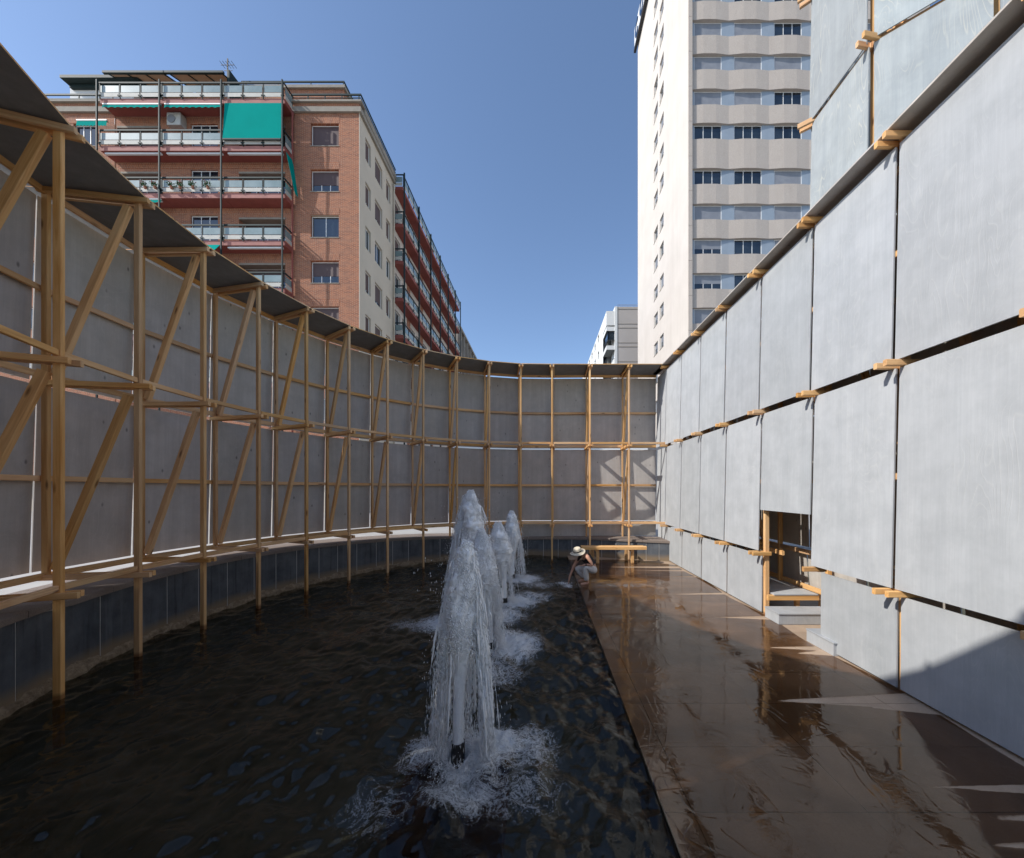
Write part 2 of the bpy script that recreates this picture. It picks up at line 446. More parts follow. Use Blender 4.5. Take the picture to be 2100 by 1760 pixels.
while a < end:
    b = min(a+segc, end); g = .004/PR
    v = []; f = []; n = 5
    for i in range(n):
        t = a+g+(b-a-2*g)*i/(n-1); i0 = ring(t, PR-.035); i1 = ring(t, PR+.98); zt = ctop(*ring(t, PR))
        v += [(*i0, zt-.075), (*i0, zt-.008), (*ring(t, PR-.027), zt), (*i1, zt), (*i1, zt-.075)]
    for i in range(n-1):
        o = i*5; f += [(o+j, o+(j+1) % 5, o+5+(j+1) % 5, o+5+j) for j in range(5)]
    f += [(0, 1, 2, 3, 4), tuple((n-1)*5+j for j in (4, 3, 2, 1, 0))]
    m = MB(); m.v = v; m.f = f; m.build('coping_stone', GRANITE, pw); a = b
# pale joint filler behind the slabs, and the lime crust at the waterline
v = []; f = []; n = 220
for i in range(n):
    t = ang+(end-ang)*i/(n-1); p = ring(t, PR+.006); v += [(*p, -.12), (*p, ctop(*p)-.076)]
f = [(2*i, 2*i+2, 2*i+3, 2*i+1) for i in range(n-1)]
link('joint_filler', mesh('joint_filler', v, f), flat('pale_joint', (.46, .44, .41), .9), pw)
v = []; f = []; n = 500; ph = rng.random(6)*6
for i in range(n):
    t = R(98)+(R(290)-R(98))*i/(n-1)
    w = sum(math.sin(t*fq+ph[j])*am for j, (fq, am) in enumerate(((23, .012), (61, .012), (130, .009), (290, .006), (510, .004), (37, .012))))
    p0 = ring(t, PR-.045-max(0, w)*1.2); p1 = ring(t, PR-.03-.5*abs(w)); p2 = ring(t, PR-.001)
    v += [(*p0, -.1), (*p0, .0+w*.3), (*p1, .055+w), (*p2, .085+w*1.3)]
for i in range(n-1):
    o = i*4; f += [(o+j, o+4+j, o+5+j, o+1+j) for j in range(3)]
link('lime_crust', mesh('lime_crust', v, f), CRUST, pw, smooth=True)

# ------------------------------------------------------------------ paving with wet film
pav = link('paving', mesh('paving', [(EDGE, -2, -.5), (EDGE, -2, -.02), (EDGE, 12.4, -.02), (EDGE, 12.4, -.5), (6.2, -2, -.02), (6.2, 12.4, -.02)],
      [(0, 1, 2, 3), (1, 4, 5, 2)]), MORTAR, kind='structure')
xs = [EDGE+.20, 2.33, 3.70, 5.07, 6.1]
y = -1.95
rows = []
Yj = 2.52-.64*7
while Yj < 12.2:
    for i in range(4):
        x0, x1 = xs[i]+.0025, xs[i+1]-.0025; j = random.uniform(-.003, .002)
        if math.hypot(x0-PC.x, Yj+.3-PC.y) > 6.6: continue
        m = MB(); m.box(x0, Yj+.0025, -.05, x1, Yj+.6375, j); m.build('paving_slab', PAVING, pav)
    m = MB(); m.box(EDGE, Yj+.003, -.055, xs[0]-.004, Yj+.637, -.002); m.build('edge_stone', PAVING, pav)
    Yj += .64

def m_film():
    k = N('water_film'); p = k.n('NewGeometry').outputs['Position']
    dry = k.n('Attribute', attribute_name='dry').outputs['Fac']
    edge = k.noise(p, 26, 4, .6)
    wet = k.rng(k.math('ADD', dry, k.math('MULTIPLY', k.math('SUBTRACT', edge, .5), .18)), .47, .53, 1, 0)
    w = k.n('Mapping', {0: p, 2: (0, 0, R(24)), 3: (1, 1.6, 1)}).outputs[0]
    n1 = k.noise(w, .85, 1.2, .5, 1.0)                          # slow sheets of water
    rr2 = k.noise(k.n('Mapping', {0: p, 2: (0, 0, R(-20)), 3: (1, .75, 1)}).outputs[0], 1.25, 2, .5, 1.1)
    crest = lambda q, c_, wd: k.rng(k.math('ABSOLUTE', k.math('SUBTRACT', q, c_)), 0, wd, 1, 0)
    ridge = k.math('MAXIMUM', crest(n1, .5, .012), k.math('MAXIMUM', crest(rr2, .52, .016), crest(rr2, .40, .012)))
    act = k.rng(k.noise(p, 1.0, 3, .6, 1.6), .48, .62)          # where the film runs
    n2 = k.noise(k.n('Mapping', {0: p, 2: (0, 0, R(-38)), 3: (1, 2.6, 1)}).outputs[0], 13, 2, .5, .8)
    n3 = k.noise(k.n('Mapping', {0: p, 2: (0, 0, R(-30)), 3: (1, 2., 1)}).outputs[0], 62, 2, .5, .4)
    h = k.math('ADD', n1, k.math('MULTIPLY', ridge, .13))
    h = k.math('ADD', h, k.math('MULTIPLY', n2, k.rng(act, 0, 1, .05, .42)))
    h = k.math('ADD', h, k.math('MULTIPLY', n3, k.rng(act, 0, 1, .012, .085)))
    nb = k.bump(h, 1., .0042)
    fr = k.schlick(nb, .045)
    tint = k.mix(k.rng(n1, .3, .7), (.40, .325, .26), (.57, .475, .39))
    tr = k.n('BsdfTransparent', {0: tint}).outputs[0]
    gl = k.n('BsdfGlossy', {0: (1, 1, 1), 1: .016, 'Normal': nb}).outputs[0]
    wetsh = k.n('MixShader', {0: fr, 1: tr, 2: gl}).outputs[0]
    clear = k.n('BsdfTransparent', {0: (1, 1, 1)}).outputs[0]
    return k.surf(k.n('MixShader', {0: wet, 1: clear, 2: wetsh}).outputs[0])
gx = np.arange(EDGE-.012, 5.3, .03); gy = np.arange(.3, 11.6, .03)
GX, GY = np.meshgrid(gx, gy); nX, nY = len(gx), len(gy)
dry = np.zeros_like(GX)
XW = 4.03
# (foot on the wall, width there, length towards the pool, skew)
for (yk, w, L, sk) in ((10.45, .24, 2.3, .03), (10.0, .10, 1.5, .02), (9.3, .07, .9, .0), (7.80, .12, 1.35, -.05), (6.33, .17, .95, .03), (5.10, .15, .85, .05),
                       (4.96, .16, .50, 0.), (3.83, .30, 1.55, .02), (3.70, .18, .55, .02), (2.70, .12, 1.05, .03), (2.46, .10, 1.15, .02), (2.24, .18, 1.2, .05), (1.9, .14, .8, .02)):
    u = np.clip((GX-(XW-L))/L, 0, 1.2); hw = w*.5*u
    d = (hw-np.abs(GY-(yk+sk*(1-u))))/.035
    dry = np.maximum(dry, np.where(GX > XW-L, 1/(1+np.exp(-np.clip(d*2.2, -20, 20))), 0))
dry = np.maximum(dry, 1/(1+np.exp(-np.clip((GX-(4.06-.05*np.sin(GY*2.7)))/.02, -20, 20))))
hz = .004+.0012*np.sin(GX*2.1+GY*1.3)+.001*np.sin(GX*-1.7+GY*2.9)
V = np.stack([GX, GY, hz], -1).reshape(-1, 3)
idx = np.arange(nX*nY).reshape(nY, nX)
Fq = np.stack([idx[:-1, :-1], idx[:-1, 1:], idx[1:, 1:], idx[1:, :-1]], -1).reshape(-1, 4)
cen = V[Fq[:, 0]]; keep = (np.hypot(cen[:, 0]-PC.x, cen[:, 1]-PC.y) < 6.05)
me = np_mesh('water_film', V, Fq[keep]); at_ = me.attributes.new('dry', 'FLOAT', 'POINT'); at_.data.foreach_set('value', dry.ravel().astype(np.float32))
link('water_film', me, m_film(), kind='structure', smooth=True)

# ------------------------------------------------------------------ water
JETS = [(-.73, 3.05), (-.76, 5.12), (-1.2, 6.25), (-.77, 7.2), (-.77, 9.2)]
def waves(X, Y):
    h = np.zeros_like(X); r0 = np.random.default_rng(3)
    chop = 1.1+.45*np.exp(-((EDGE-X)/1.5)**2)*(Y < 8)+.55*np.exp(-((X+.6)**2/2.4+(Y-5)**2/14))
    for i in range(130):
        lam = .085*(1.05/.085)**r0.random(); th = r0.normal(.75, .8); kx, ky = math.cos(th)*2*math.pi/lam, math.sin(th)*2*math.pi/lam
        ph_ = r0.random()*7+1.5*np.sin(X*1.9+i)+1.3*np.sin(Y*1.6+2*i)
        h += .00165*(lam/.5)**.72*(np.sin(kx*X+ky*Y+ph_)+.28*np.sin(2*(kx*X+ky*Y+ph_)+1.2))
    for jx, jy in JETS:
        d = np.hypot(X-jx, Y-jy); h += .010*np.sin(d*19+1.5*np.sin(np.arctan2(Y-jy, X-jx)*3+jy))*np.exp(-d*1.3)
    return h*chop
def foam_field(X, Y):
    fo = np.zeros_like(X)
    for (x, y, rx, ry, s) in ((-.62, 3.1, .36, .30, 1.), (-.42, 3.25, .22, .24, 1.1), (-.62, 2.72, .35, .22, .62), (-1.05, 3.1, .22, .26, .6), (-.12, 3.2, .3, .38, .55), (-.2, 2.7, .5, .3, .36), (-1.2, 2.6, .4, .35, .3),
        (-.45, 5.3, .42, .55, .95), (-.6, 4.5, .5, .4, .45), (-1.15, 5.1, .4, .4, .4), (-1.75, 6.15, .5, .42, .8), (-1.2, 6.25, .5, .5, .9), (-2.3, 6.1, .5, .4, .35), (-.7, 6.5, .45, .5, .7), (-.55, 7.3, .5, .45, .95), (-.2, 7.7, .5, .5, .5), (-.55, 9.2, .55, .45, .85), (-.1, 8.6, .5, .4, .4), (-1.4, 7.7, .6, .6, .3), (.62, 8.5, .14, .22, .6)):
        fo = np.maximum(fo, s*np.exp(-(((X-x)/rx)**2+((Y-y)/ry)**2)))
    return fo
def wgrid(x0, x1, y0, y1, st):
    gx = np.arange(x0, x1+1e-6, st); gy = np.arange(y0, y1+1e-6, st); X, Y = np.meshgrid(gx, gy); return X, Y
gx = np.unique(np.r_[np.arange(-6.3, -3.0, .034), np.arange(-3.0, EDGE-.02, .021), EDGE-.02])
gy = np.unique(np.r_[np.arange(.2, 2.0, .05), np.arange(2.0, 5., .02), np.arange(5., 12.6, .034)])
X, Y = np.meshgrid(gx, gy); fo = foam_field(X, Y)
lump = np.zeros_like(X); r1 = np.random.default_rng(5)
for i in range(26):
    kk = 2*math.pi/(.05+.12*r1.random()); th = r1.random()*6.28
    lump += np.sin(X*kk*math.cos(th)+Y*kk*math.sin(th)+r1.random()*7)
Z = WZ+waves(X, Y)+np.clip(fo-.35, 0, 1)*(.012+.006*lump)
nX, nY = len(gx), len(gy); idx = np.arange(nX*nY).reshape(nY, nX)
Fq = np.stack([idx[:-1, :-1], idx[:-1, 1:], idx[1:, 1:], idx[1:, :-1]], -1).reshape(-1, 4)
V = np.stack([X, Y, Z], -1).reshape(-1, 3)
cen = V[Fq].mean(1); keep = np.hypot(cen[:, 0]-PC.x, cen[:, 1]-PC.y) < PR+.04
me = np_mesh('pool_water', V, Fq[keep]); a_ = me.attributes.new('foam', 'FLOAT', 'POINT'); a_.data.foreach_set('value', fo.ravel().astype(np.float32))
def m_water():
    k = N('pool_water'); p = k.n('NewGeometry').outputs['Position']
    n1 = k.noise(k.n('Mapping', {0: p, 2: (0, 0, R(35)), 3: (1, 2.1, 1)}).outputs[0], 6.5, 4, .55, .8)
    n2 = k.noise(p, 28, 3, .55, .4)
    xx = k.n('SeparateXYZ', {0: p}).outputs[0]
    nb = k.bump(k.math('ADD', n1, k.math('MULTIPLY', n2, .22)), k.rng(xx, -3.5, .5, .10, .26), .03)
    fr = k.schlick(nb, .026)
    dp = k.noise(p, 1.1, 4, .6)
    tr = k.n('BsdfTransparent', {0: k.mix(dp, (.31, .315, .285), (.47, .475, .43))}).outputs[0]
    gl = k.n('BsdfGlossy', {0: (1, 1, 1), 1: .02, 'Normal': nb}).outputs[0]
    w = k.n('MixShader', {0: fr, 1: tr, 2: gl}).outputs[0]
    fo = k.n('Attribute', attribute_name='foam').outputs['Fac']
    f1 = k.noise(p, 5.5, 7, .62, 1.6); f2 = k.noise(p, 15., 6, .66, 1.2)
    lace = k.math('MAXIMUM', k.rng(k.math('ABSOLUTE', k.math('SUBTRACT', f1, .5)), 0, .09, 1, 0), k.math('MULTIPLY', k.rng(k.math('ABSOLUTE', k.math('SUBTRACT', f2, .5)), 0, .08, 1, 0), .75))
    fine = k.noise(p, 60, 5, .75)
    m = k.math('ADD', k.math('MULTIPLY', fo, 1.35), k.math('ADD', k.math('MULTIPLY', k.math('SUBTRACT', lace, .5), .42), k.math('MULTIPLY', k.math('SUBTRACT', fine, .5), .9)))
    fac = k.math('MULTIPLY', k.rng(m, .36, .92), k.rng(fo, .05, .25))
    fn = k.bump(k.math('ADD', lace, fine), .8, .02)
    fd = k.n('BsdfPrincipled', {'Base Color': (.84, .86, .88), 'Roughness': .45, 'Normal': fn}).outputs[0]
    return k.surf(k.n('MixShader', {0: fac, 1: w, 2: fd}).outputs[0])
link('pool_water', me, m_water(), kind='structure', smooth=True)

# ------------------------------------------------------------------ timber screens
CX, CY, FR = .02, 5.80, 5.72                   # circle of the front posts
Z_E, Z_M, Z_B = 6.31, 3.74, 1.13               # levels of the three ties
ROOFZ = 6.365
frames = []
for k in range(-6, 12):                        # k = 0 is the first frame wholly in view
    th = R(199.2-10.2*k); d = Vector((math.cos(th), math.sin(th), 0))
    frames.append((Vector((CX, CY, 0))+d*FR, d))
for X_ in (1.56, 2.84):
    frames.append((Vector((X_, 11.52, 0)), Vector((0, 1, 0))))
END = Vector((4.09, 11.52, 0))
DEP = 1.0
scr = thing('timber_screen', 'tall curved screen of pine trusses backed with shaded grey plywood, its posts in the pool', 'timber screen', (CX, CY, 0))
UP = Vector((0, 0, 1))
def gnd(p):
    q = Vector((p.x, p.y))
    return -.03 if p.x > EDGE else bz
backs = []
for i, (p, d) in enumerate(frames):
    t = UP.cross(d); dep = float(np.interp(p.y, [7., 10.8], [1.06, .96])) if p.x < 1 else .92
    b = p+d*dep; backs.append((b, d, t))
    beam('post', p+UP*gnd(p), p+UP*6.355, .052, .072, scr, up=d)
    zb = ctop(*(PC+(b.xy-PC).normalized()*PR))
    beam('post', b+UP*(zb if p.x > -3 else 1.09), b+UP*6.355, .052, .072, scr, up=d)
    for z in (Z_E, Z_M, Z_B):
        for s in (-1, 1):
            j = random.uniform(-.03, .05)
            beam('tie', p-d*(.15+(j if s > 0 else j*.5))+t*s*.051+UP*z, b+d*.05+t*s*.051+UP*z, .045, .070, scr)
    for z0, z1 in ((Z_M-.11, Z_E-.05), (Z_B+.04, Z_M-.12)) :
        if z0 > 3: beam('brace', p+d*.11+UP*(z1-.02), b-d*.10+UP*(z0+.2), .068, .09, scr, up=t.cross(UP))
        else: beam('brace', p+d*.11+UP*(z1), b-d*.10+UP*(z0+.06), .068, .09, scr, up=t.cross(UP))
    if p.x < -3 and False: pass
def off(a, b): return (b-a).normalized()
nf = len(frames)
for i in range(nf):
    p, d = frames[i]; b, _, t = backs[i]
    if i+1 < nf:
        q, dq = frames[i+1]; c = backs[i+1][0]; dc = dq
    else:
        q, dq = END, Vector((0, 1, 0)); c = Vector((4.06, 11.52+.92, 0)); dc = dq
    x = off(p, q); o1 = .040
    for z in (Z_M+.085, Z_B+.085):
        beam('rail', p+x*o1+UP*z, q-x*o1+UP*z, .045, .07, scr)
    xb = off(b, c)
    for z in (Z_E+.0, 5.02, Z_M+.095, 2.46, Z_B+.02):
        rr_ = .085 if z in (5.02, 2.46) else -.0
        if z in (5.02, 2.46): beam('batten', b+d*.075+xb*-.01+UP*z, c+dc*.075+xb*.01-xb*.03+UP*z, .045, .075, scr)
        else: beam('rail', b+xb*o1+d*.0+UP*z, c-xb*o1+UP*z, .045, .085, scr)
    # plywood sheets on the outside, each row shingled over the one below
    n = ((d+dc)/2).normalized()
    for (z0, z1, m_) in ((3.785, 6.26, 0), (1.20, 3.72, 0)):
        ot, ob = .105, .175
        g = .008
        L = (c-b).length+.125*2*math.sin(R(5.1)) if i < nf-3 else (c-b).length
        mid = (b+c)/2; hw = L/2-g
        ctr = mid+n*(0.0)
        j = random.uniform(-.006, .006)
        P = lambda s, off_, z: ctr+xb*s*(hw)+n*off_+UP*z
        panel('panel', PLY_SHADE, scr, P(-1, ob, z0+j), P(1, ob, z0+j), P(-1, ot, z1+j), P(1, ot, z1+j))
    if b.x > -2.2 and b.y > 8:
        zt = ctop(*(PC+(mid.xy-PC).normalized()*PR))
        panel('panel', PLY_SHADE, scr, P(-1, .15, zt+.005), P(1, .15, zt+.005), P(-1, .105, 1.07), P(1, .105, 1.07))
    # roof sheet over the bay
    e0 = p-d*.11; e1 = q-dq*.11; w0 = b+d*.31; w1 = c+dc*.31
    xx = x*.006
    m = MB()
    v0 = [e0+xx, e1-xx, w1-xx, w0+xx]
    for zz in (ROOFZ, ROOFZ+.021):
        m.v += [tuple(q_+UP*zz) for q_ in v0]
    m.f = [(0, 3, 2, 1), (4, 5, 6, 7), (0, 1, 5, 4), (1, 2, 6, 5), (2, 3, 7, 6), (3, 0, 4, 7)]
    ro = m.build('roof_sheet', PLY_ROOF_SHADE, scr)
    ro.data.materials.append(TIMBER)
    for fi, pl in enumerate(ro.data.polygons):
        if abs(pl.normal.z) < .5: pl.material_index = 1

# the straight screen on the right: sheets face the pool
st = thing('straight_screen', 'long straight screen of sunlit pale grey plywood sheets with a low doorway', 'timber screen', (4.5, 5, 0))
XI, XO = 4.155, 5.0                            # inner and outer post lines
ys = [4.03+1.249*k for k in range(-9, 7)]      # sheet joints; unseen bays behind the camera added to bounce light on the jets
DOOR = 1                                       # bay starting at 5.28
for i, y in enumerate(ys):
    near_jamb = abs(y-5.279) < .1; far_jamb = abs(y-6.528) < .1
    for X_ in (XI, XO):
        if near_jamb and X_ == XI:
            beam('post', (X_, y, 1.08), (X_, y, 6.355), .095, .07, st, up=Vector((0, 1, 0)))
            continue
        y_ = y if X_ == XI else y+.87
        beam('post', (X_, y_, -.03), (X_, y_, 6.355), .08, .06, st, up=Vector((0, 1, 0)))
    for z in (Z_E, Z_M, Z_B):
        for s in (-1, 1):
            if z == Z_B and near_jamb and s > 0: continue
            if z == Z_B and (near_jamb or far_jamb):
                beam('tie', (3.865, y+.06*s, z), (4.2, y+.06*s, z), .045, .070, st); continue
            j = random.uniform(-.02, .03)
            beam('tie', (3.865+j, y+.06*s, z), (XO+.1, y+.06*s, z), .045, .070, st)
    beam('brace', (XI+.1, y, Z_E-.06), (XO-.1, y, Z_M+.08), .068, .08, st, up=Vector((1, 0, 0)))
    if abs(y-5.279) > .1 and abs(y-6.528) > .1: beam('brace', (XI+.1, y, Z_M-.06), (XO-.1, y, Z_B+.08), .068, .08, st, up=Vector((1, 0, 0)))
yy = ys+[12.44]
for i in range(len(ys)):
    y0, y1 = yy[i], yy[i+1]
    for z in (Z_E, Z_M, Z_B):
        if not (z == Z_B and abs(y0-5.279) < .1): beam('rail', (4.47, y0+.0, z), (4.47, y1-.002, z), .045, .085, st)
        beam('rail', (XO, y0+.04, z), (XO, y1-.04, z), .06, .085, st)
    for z in (5.02, 2.46):
        if not (z < 3 and abs(y0-5.279) < .1): beam('batten', (XI-.068, y0-.0, z), (XI-.068, y1-.002, z), .04, .075, st)
        beam('batten', (XO+.07, y0, z), (XO+.07, y1-.002, z), .04, .075, st)
    j = lambda: random.uniform(-.004, .004)
    a_, b_ = y0+.022, y1-.022
    rowz = [(3.785, 6.25), (1.178, 3.70), (.035, 1.092)]
    if abs(y0-5.279) < .1: rowz = [(3.785, 6.25), (1.93, 3.70)]
    for z0, z1 in rowz:
        fr_ = (z1-z0)/2.46
        xt, xb_ = 4.07, 4.07-.055*fr_
        if z1 < 1.2: xt, xb_ = 4.085, 4.075
        q0, q1 = (5.155 if z1 < 1.2 and abs(y1-5.279) < .1 else b_), a_
        # seen from the pool the far edge is left
        panel('panel', PLY_LIT, st, (xb_, q0, z0+j()), (xb_, q1, z0+j()), (xt, q0, z1+j()), (xt, q1, z1+j()), thick=.018, warp=.004)
    for z0, z1 in ((3.81, 6.25), (1.20, 3.675), (.40, 1.085)):
        panel('panel', PLY_SHADE, st, (XO+.15, a_+.24, z0), (XO+.15, b_+.24, z0), (XO+.105, a_+.24, z1), (XO+.105, b_+.24, z1), thick=.018)
    m = MB(); m.box(3.895, y0+.005, ROOFZ, XO+.2, y1-.005, ROOFZ+.021)
    m.build('roof_sheet', PLY_SHADE, st)  # paler than the curved roof: light bounced off the sheets, put into colour
# raised walkway inside, reached by the doorway
for (a_, b_) in ((6.40, 7.78), (7.785, 9.03), (9.035, 10.3), (10.305, 11.6)):
    box('floor_sheet', PLY_LIT, st, 4.22, a_, .385, 5.02, b_, .405)
beam('floor_joist', (4.12, 6.44, .335), (5.04, 6.44, .335), .06, .095, st)
beam('floor_joist', (4.12, 7.7, .335), (5.04, 7.7, .335), .06, .095, st)
beam('floor_joist', (4.7, 6.5, .27), (4.7, 6.5, -.02), .07, .07, st, up=Vector((1, 0, 0)))
beam('skirting', (XO+.03, 5.1, .46), (XO+.03, 11.5, .46), .045, .09, st)
box('floor_sheet', PLY_LIT, st, 4.22, 2.5, .385, 5.02, 4.80, .405)
def step(y0, y1, label, x0=4.03):
    t = thing('plywood_step', label, 'step', (4.5, (y0+y1)/2, 0), 'plywood steps in the doorway')
    box('riser', PLY_LIT, t, x0+.01, y0+.01, .005, 5.02, y1-.004, .172)
    box('tread', PLY_LIT, t, x0, y0-.004, .174, 5.03, y1, .192)
step(6.0, 6.385, 'grey plywood step leading up to the raised floor inside the doorway')
step(4.86, 5.37, 'grey plywood step half hidden behind the near jamb of the doorway', 4.02)

# the taller many-sided volume behind it
tw = thing('plywood_tower', 'tall many-sided volume of figured blue grey plywood rising behind the straight screen', 'tower', (5.6, 5.6, 0))
A0 = Vector((5.16, 6.74, 0)); A1 = Vector((5.16, 5.52, 0)); ext_a = R(50.8)
def rot(v, a): return Vector((v.x*math.cos(a)-v.y*math.sin(a), v.x*math.sin(a)+v.y*math.cos(a), 0))
corner = [A0, A1]; dcur = (A1-A0).normalized()
for q in range(3):
    dcur = rot(dcur, ext_a if q == 0 else R(14)); corner.append(corner[-1]+dcur*1.235)
dcur = (A0-A1).normalized()
for q in range(2):
    dcur = rot(dcur, -ext_a); corner.insert(0, corner[0]+dcur*1.235)
cen_ = sum(corner, Vector())/len(corner)
LV = [.9, 4.45, 6.88, 9.31, 11.74]
LV = [7.0+EYE-2.44*2, 7.0+EYE-2.44, 7.0+EYE, 7.0+EYE+2.44]
for i in range(len(corner)-1):
    a_, b_ = corner[i], corner[i+1]; x = (b_-a_).normalized(); n = Vector((x.y, -x.x, 0))
    if n.dot(a_-cen_) < 0: n = -n
    # sheets seen from outside, left edge first
    for z0, z1 in zip(LV[:-1], LV[1:]):
        l, r_ = (a_+x*.03, b_-x*.03)
        for m_, s_ in ((0, 1),):
            panel('panel', PLY_TOWER, tw, l+n*.05+UP*(z0+.02), r_+n*.05+UP*(z0+.02), l+n*.012+UP*(z1-.02), r_+n*.012+UP*(z1-.02), thick=.018)
    for z in LV:
        beam('rail', a_-n*.035+x*.02+UP*z, b_-n*.035-x*.02+UP*z, .05, .085, tw)
for i in range(len(corner)):
    c_ = corner[i]; d_ = (c_-cen_); d_.z = 0; d_.normalize()
    beam('post', c_-d_*.13+UP*.0, c_-d_*.13+UP*12., .20, .06, tw, up=d_)
    for z in LV[1:]:
        beam('tie', c_-d_*.3+rot(d_, R(90))*.06+UP*(z+.02), c_+d_*.22+rot(d_, R(90))*.06+UP*(z+.02), .045, .09, tw)
        beam('tie', c_-d_*.3-rot(d_, R(90))*.06+UP*(z+.02), c_+d_*.19-rot(d_, R(90))*.06+UP*(z+.02), .045, .09, tw)

# ------------------------------------------------------------------ bench
bn = thing('timber_bench', 'simple pine plank bench against the slate wall, fixed to two posts of the screen', 'bench', (2.2, 11.05, 0))
for j, (y, dx) in enumerate(((10.86, 0), (10.98, .03), (11.10, -.03))):
    beam('seat_plank', (1.21, y, .50), (3.21+dx, y, .50), .105, .09, bn, up=UP)
for x in (1.72, 2.80):
    beam('leg', (x, 10.93, -.0), (x, 10.93, .455), .09, .06, bn, up=Vector((0, 1, 0)))
    beam('leg', (x-.10, 11.32, -.0), (x-.10, 11.32, .455), .09, .06, bn, up=Vector((0, 1, 0)))
    beam('bearer', (x-.05, 10.84, .425), (x-.05, 11.42, .425), .045, .07, bn)
# ------------------------------------------------------------------ buildings
def wall(name, mat, parent, o, ux, w, z0, z1, holes, n, depth=.22):
    """a wall face with real openings; holes are (u0, z0, u1, z1), n points outwards"""
    o = Vector(o); ux = Vector(ux); n = Vector(n)
    us = sorted({0, w, *[h[0] for h in holes], *[h[2] for h in holes]}); zs = sorted({z0, z1, *[h[1] for h in holes], *[h[3] for h in holes]})
    m = MB(); P = lambda u, z, d=0.: tuple(o+ux*u+UP*z-n*d)
    for a, b in zip(us[:-1], us[1:]):
        for c, d in zip(zs[:-1], zs[1:]):
            if b-a < 1e-5 or d-c < 1e-5: continue
            mu, mz = (a+b)/2, (c+d)/2
            if any(h[0] < mu < h[2] and h[1] < mz < h[3] for h in holes): continue
            m.quad(P(a, c), P(b, c), P(b, d), P(a, d))
    for a, c, b, d in holes:
        for p, q in (((a, c), (b, c)), ((b, c), (b, d)), ((b, d), (a, d)), ((a, d), (a, c))):
            m.quad(P(*p), P(*q), P(*q, depth), P(*p, depth))
    me = mesh(name, [Vector(q)-o for q in m.v], m.f)
    return link(name, me, mat, parent, Matrix.Translation(o))
def window(parent, o, ux, n, u0, z0, u1, z1, kind, panes=2, frame=None, blind=None, sill=None, fw=.05, lower=.45):
    """frame > panes and blind, set in an opening; kind: 'glass', 'blind', 'half'"""
    o = Vector(o); ux = Vector(ux); n = Vector(n); frame = frame or WHITE
    def bx(mb, a, c, b, d, f0, f1):
        P = [o+ux*a+UP*c-n*f0, o+ux*b+UP*d-n*f1]
        mb.box(*[min(P[0][i], P[1][i]) for i in range(3)], *[max(P[0][i], P[1][i]) for i in range(3)])
    m = MB(); bx(m, u0, z0, u0+fw, z1, .14, .19); bx(m, u1-fw, z0, u1, z1, .14, .19)
    bx(m, u0+fw, z0, u1-fw, z0+fw, .142, .19); bx(m, u0+fw, z1-fw, u1-fw, z1, .142, .19)
    ww = (u1-u0-2*fw)/panes; zb = z1-fw
    if kind == 'half': zb = z0+(z1-z0)*lower
    if kind != 'blind':
        for i in range(1, panes): bx(m, u0+fw+ww*i-fw*.45, z0+fw, u0+fw+ww*i+fw*.45, zb, .144, .188)
    f = m.build('window', frame, parent)
    if kind != 'blind':
        for i in range(panes):
            q = MB(); bx(q, u0+fw+ww*i+(fw*.45 if i else 0), z0+fw, u0+fw+ww*(i+1)-(fw*.45 if i < panes-1 else 0), zb, .165, .172); q.build('pane', GLASS, f)
    if kind in ('blind', 'half'):
        q = MB(); bx(q, u0+fw, zb if kind == 'half' else z0+fw, u1-fw, z1-fw, .15, .168); q.build('blind', blind or BLIND_GREY, f)
    if sill is not None:
        q = MB(); bx(q, u0-.04, z0-.05, u1+.04, z0-.003, -.03, .19); q.build('sill', sill, f)
    return f

# --- red brick apartment block on the left
bb = thing('brick_apartment_block', 'red brick apartment block with glazed balconies, a teal awning and a beige side wall', 'building', (-20, 24, 0))
YB, YF = 23.1, 22.3; XC = -12.0; WT = 26.3
XP = [ax(x, YF) for x in (204, 331.4, 457.4, 582)]
XBR = ax(598, YB)
Z0 = 3.
winz = [(24.86-3.0*i, 26.3-3.0*i) for i in range(7)]
u0, u1 = ax(637.4, YB)-XBR, ax(694.8, YB)-XBR
hol = [(u0, a, u1, b) for a, b in winz]
wall('wall', BRICK, bb, (XBR, YB, 0), (1, 0, 0), XC-XBR, Z0, 27.0, hol, (0, -1, 0))
for i, (a, b) in enumerate(winz):
    window(bb, (XBR, YB, 0), (1, 0, 0), (0, -1, 0), u0, a, u1, b, ('blind', 'half', 'glass', 'half', 'blind', 'half', 'glass')[i], (2, 3, 2, 3, 2, 3, 2)[i], blind=BLIND_BROWN, sill=LINTEL, lower=.36)
    m = MB(); m.box(XBR+u0-.02, YB-.012, b+.03, XBR+u1+.02, YB+.05, b+.47); m.build('soldier_course', SOLDIER, bb)
m = MB(); m.box(XBR, YB-.14, 26.98, XC+.16, YB+.3, 27.3); m.box(XC-.3, YB+.3, 26.98, XC+.16, 28.5, 27.3); m.build('cornice', LINTEL, bb)
m = MB(); m.box(XBR, YB-.02, 27.3, XC+.02, YB+.3, 27.62); m.build('parapet', BRICK, bb)
m = MB(); m.box(XBR, YB-.16, 27.62, XC+.2, YB+.34, 27.74); m.box(XC-.3, YB+.34, 27.3, XC+.2, 28.5, 27.72); m.build('parapet_coping', LINTEL, bb)
m = MB()
m.box(XBR, YB-.08, 28.10, XC+.15, YB-.02, 28.2); m.box(XBR, YB-.07, 27.92, XC+.13, YB-.03, 27.96)
for t in range(5): x = XBR+(XC-XBR)*t/4; m.box(x-.03, YB-.065, 27.74, x+.03, YB-.025, 28.10)
m.box(XC+.09, YB+.0, 28.11, XC+.15, 28.5, 28.21); m.box(XC+.1, YB, 27.92, XC+.14, 28.5, 27.96)
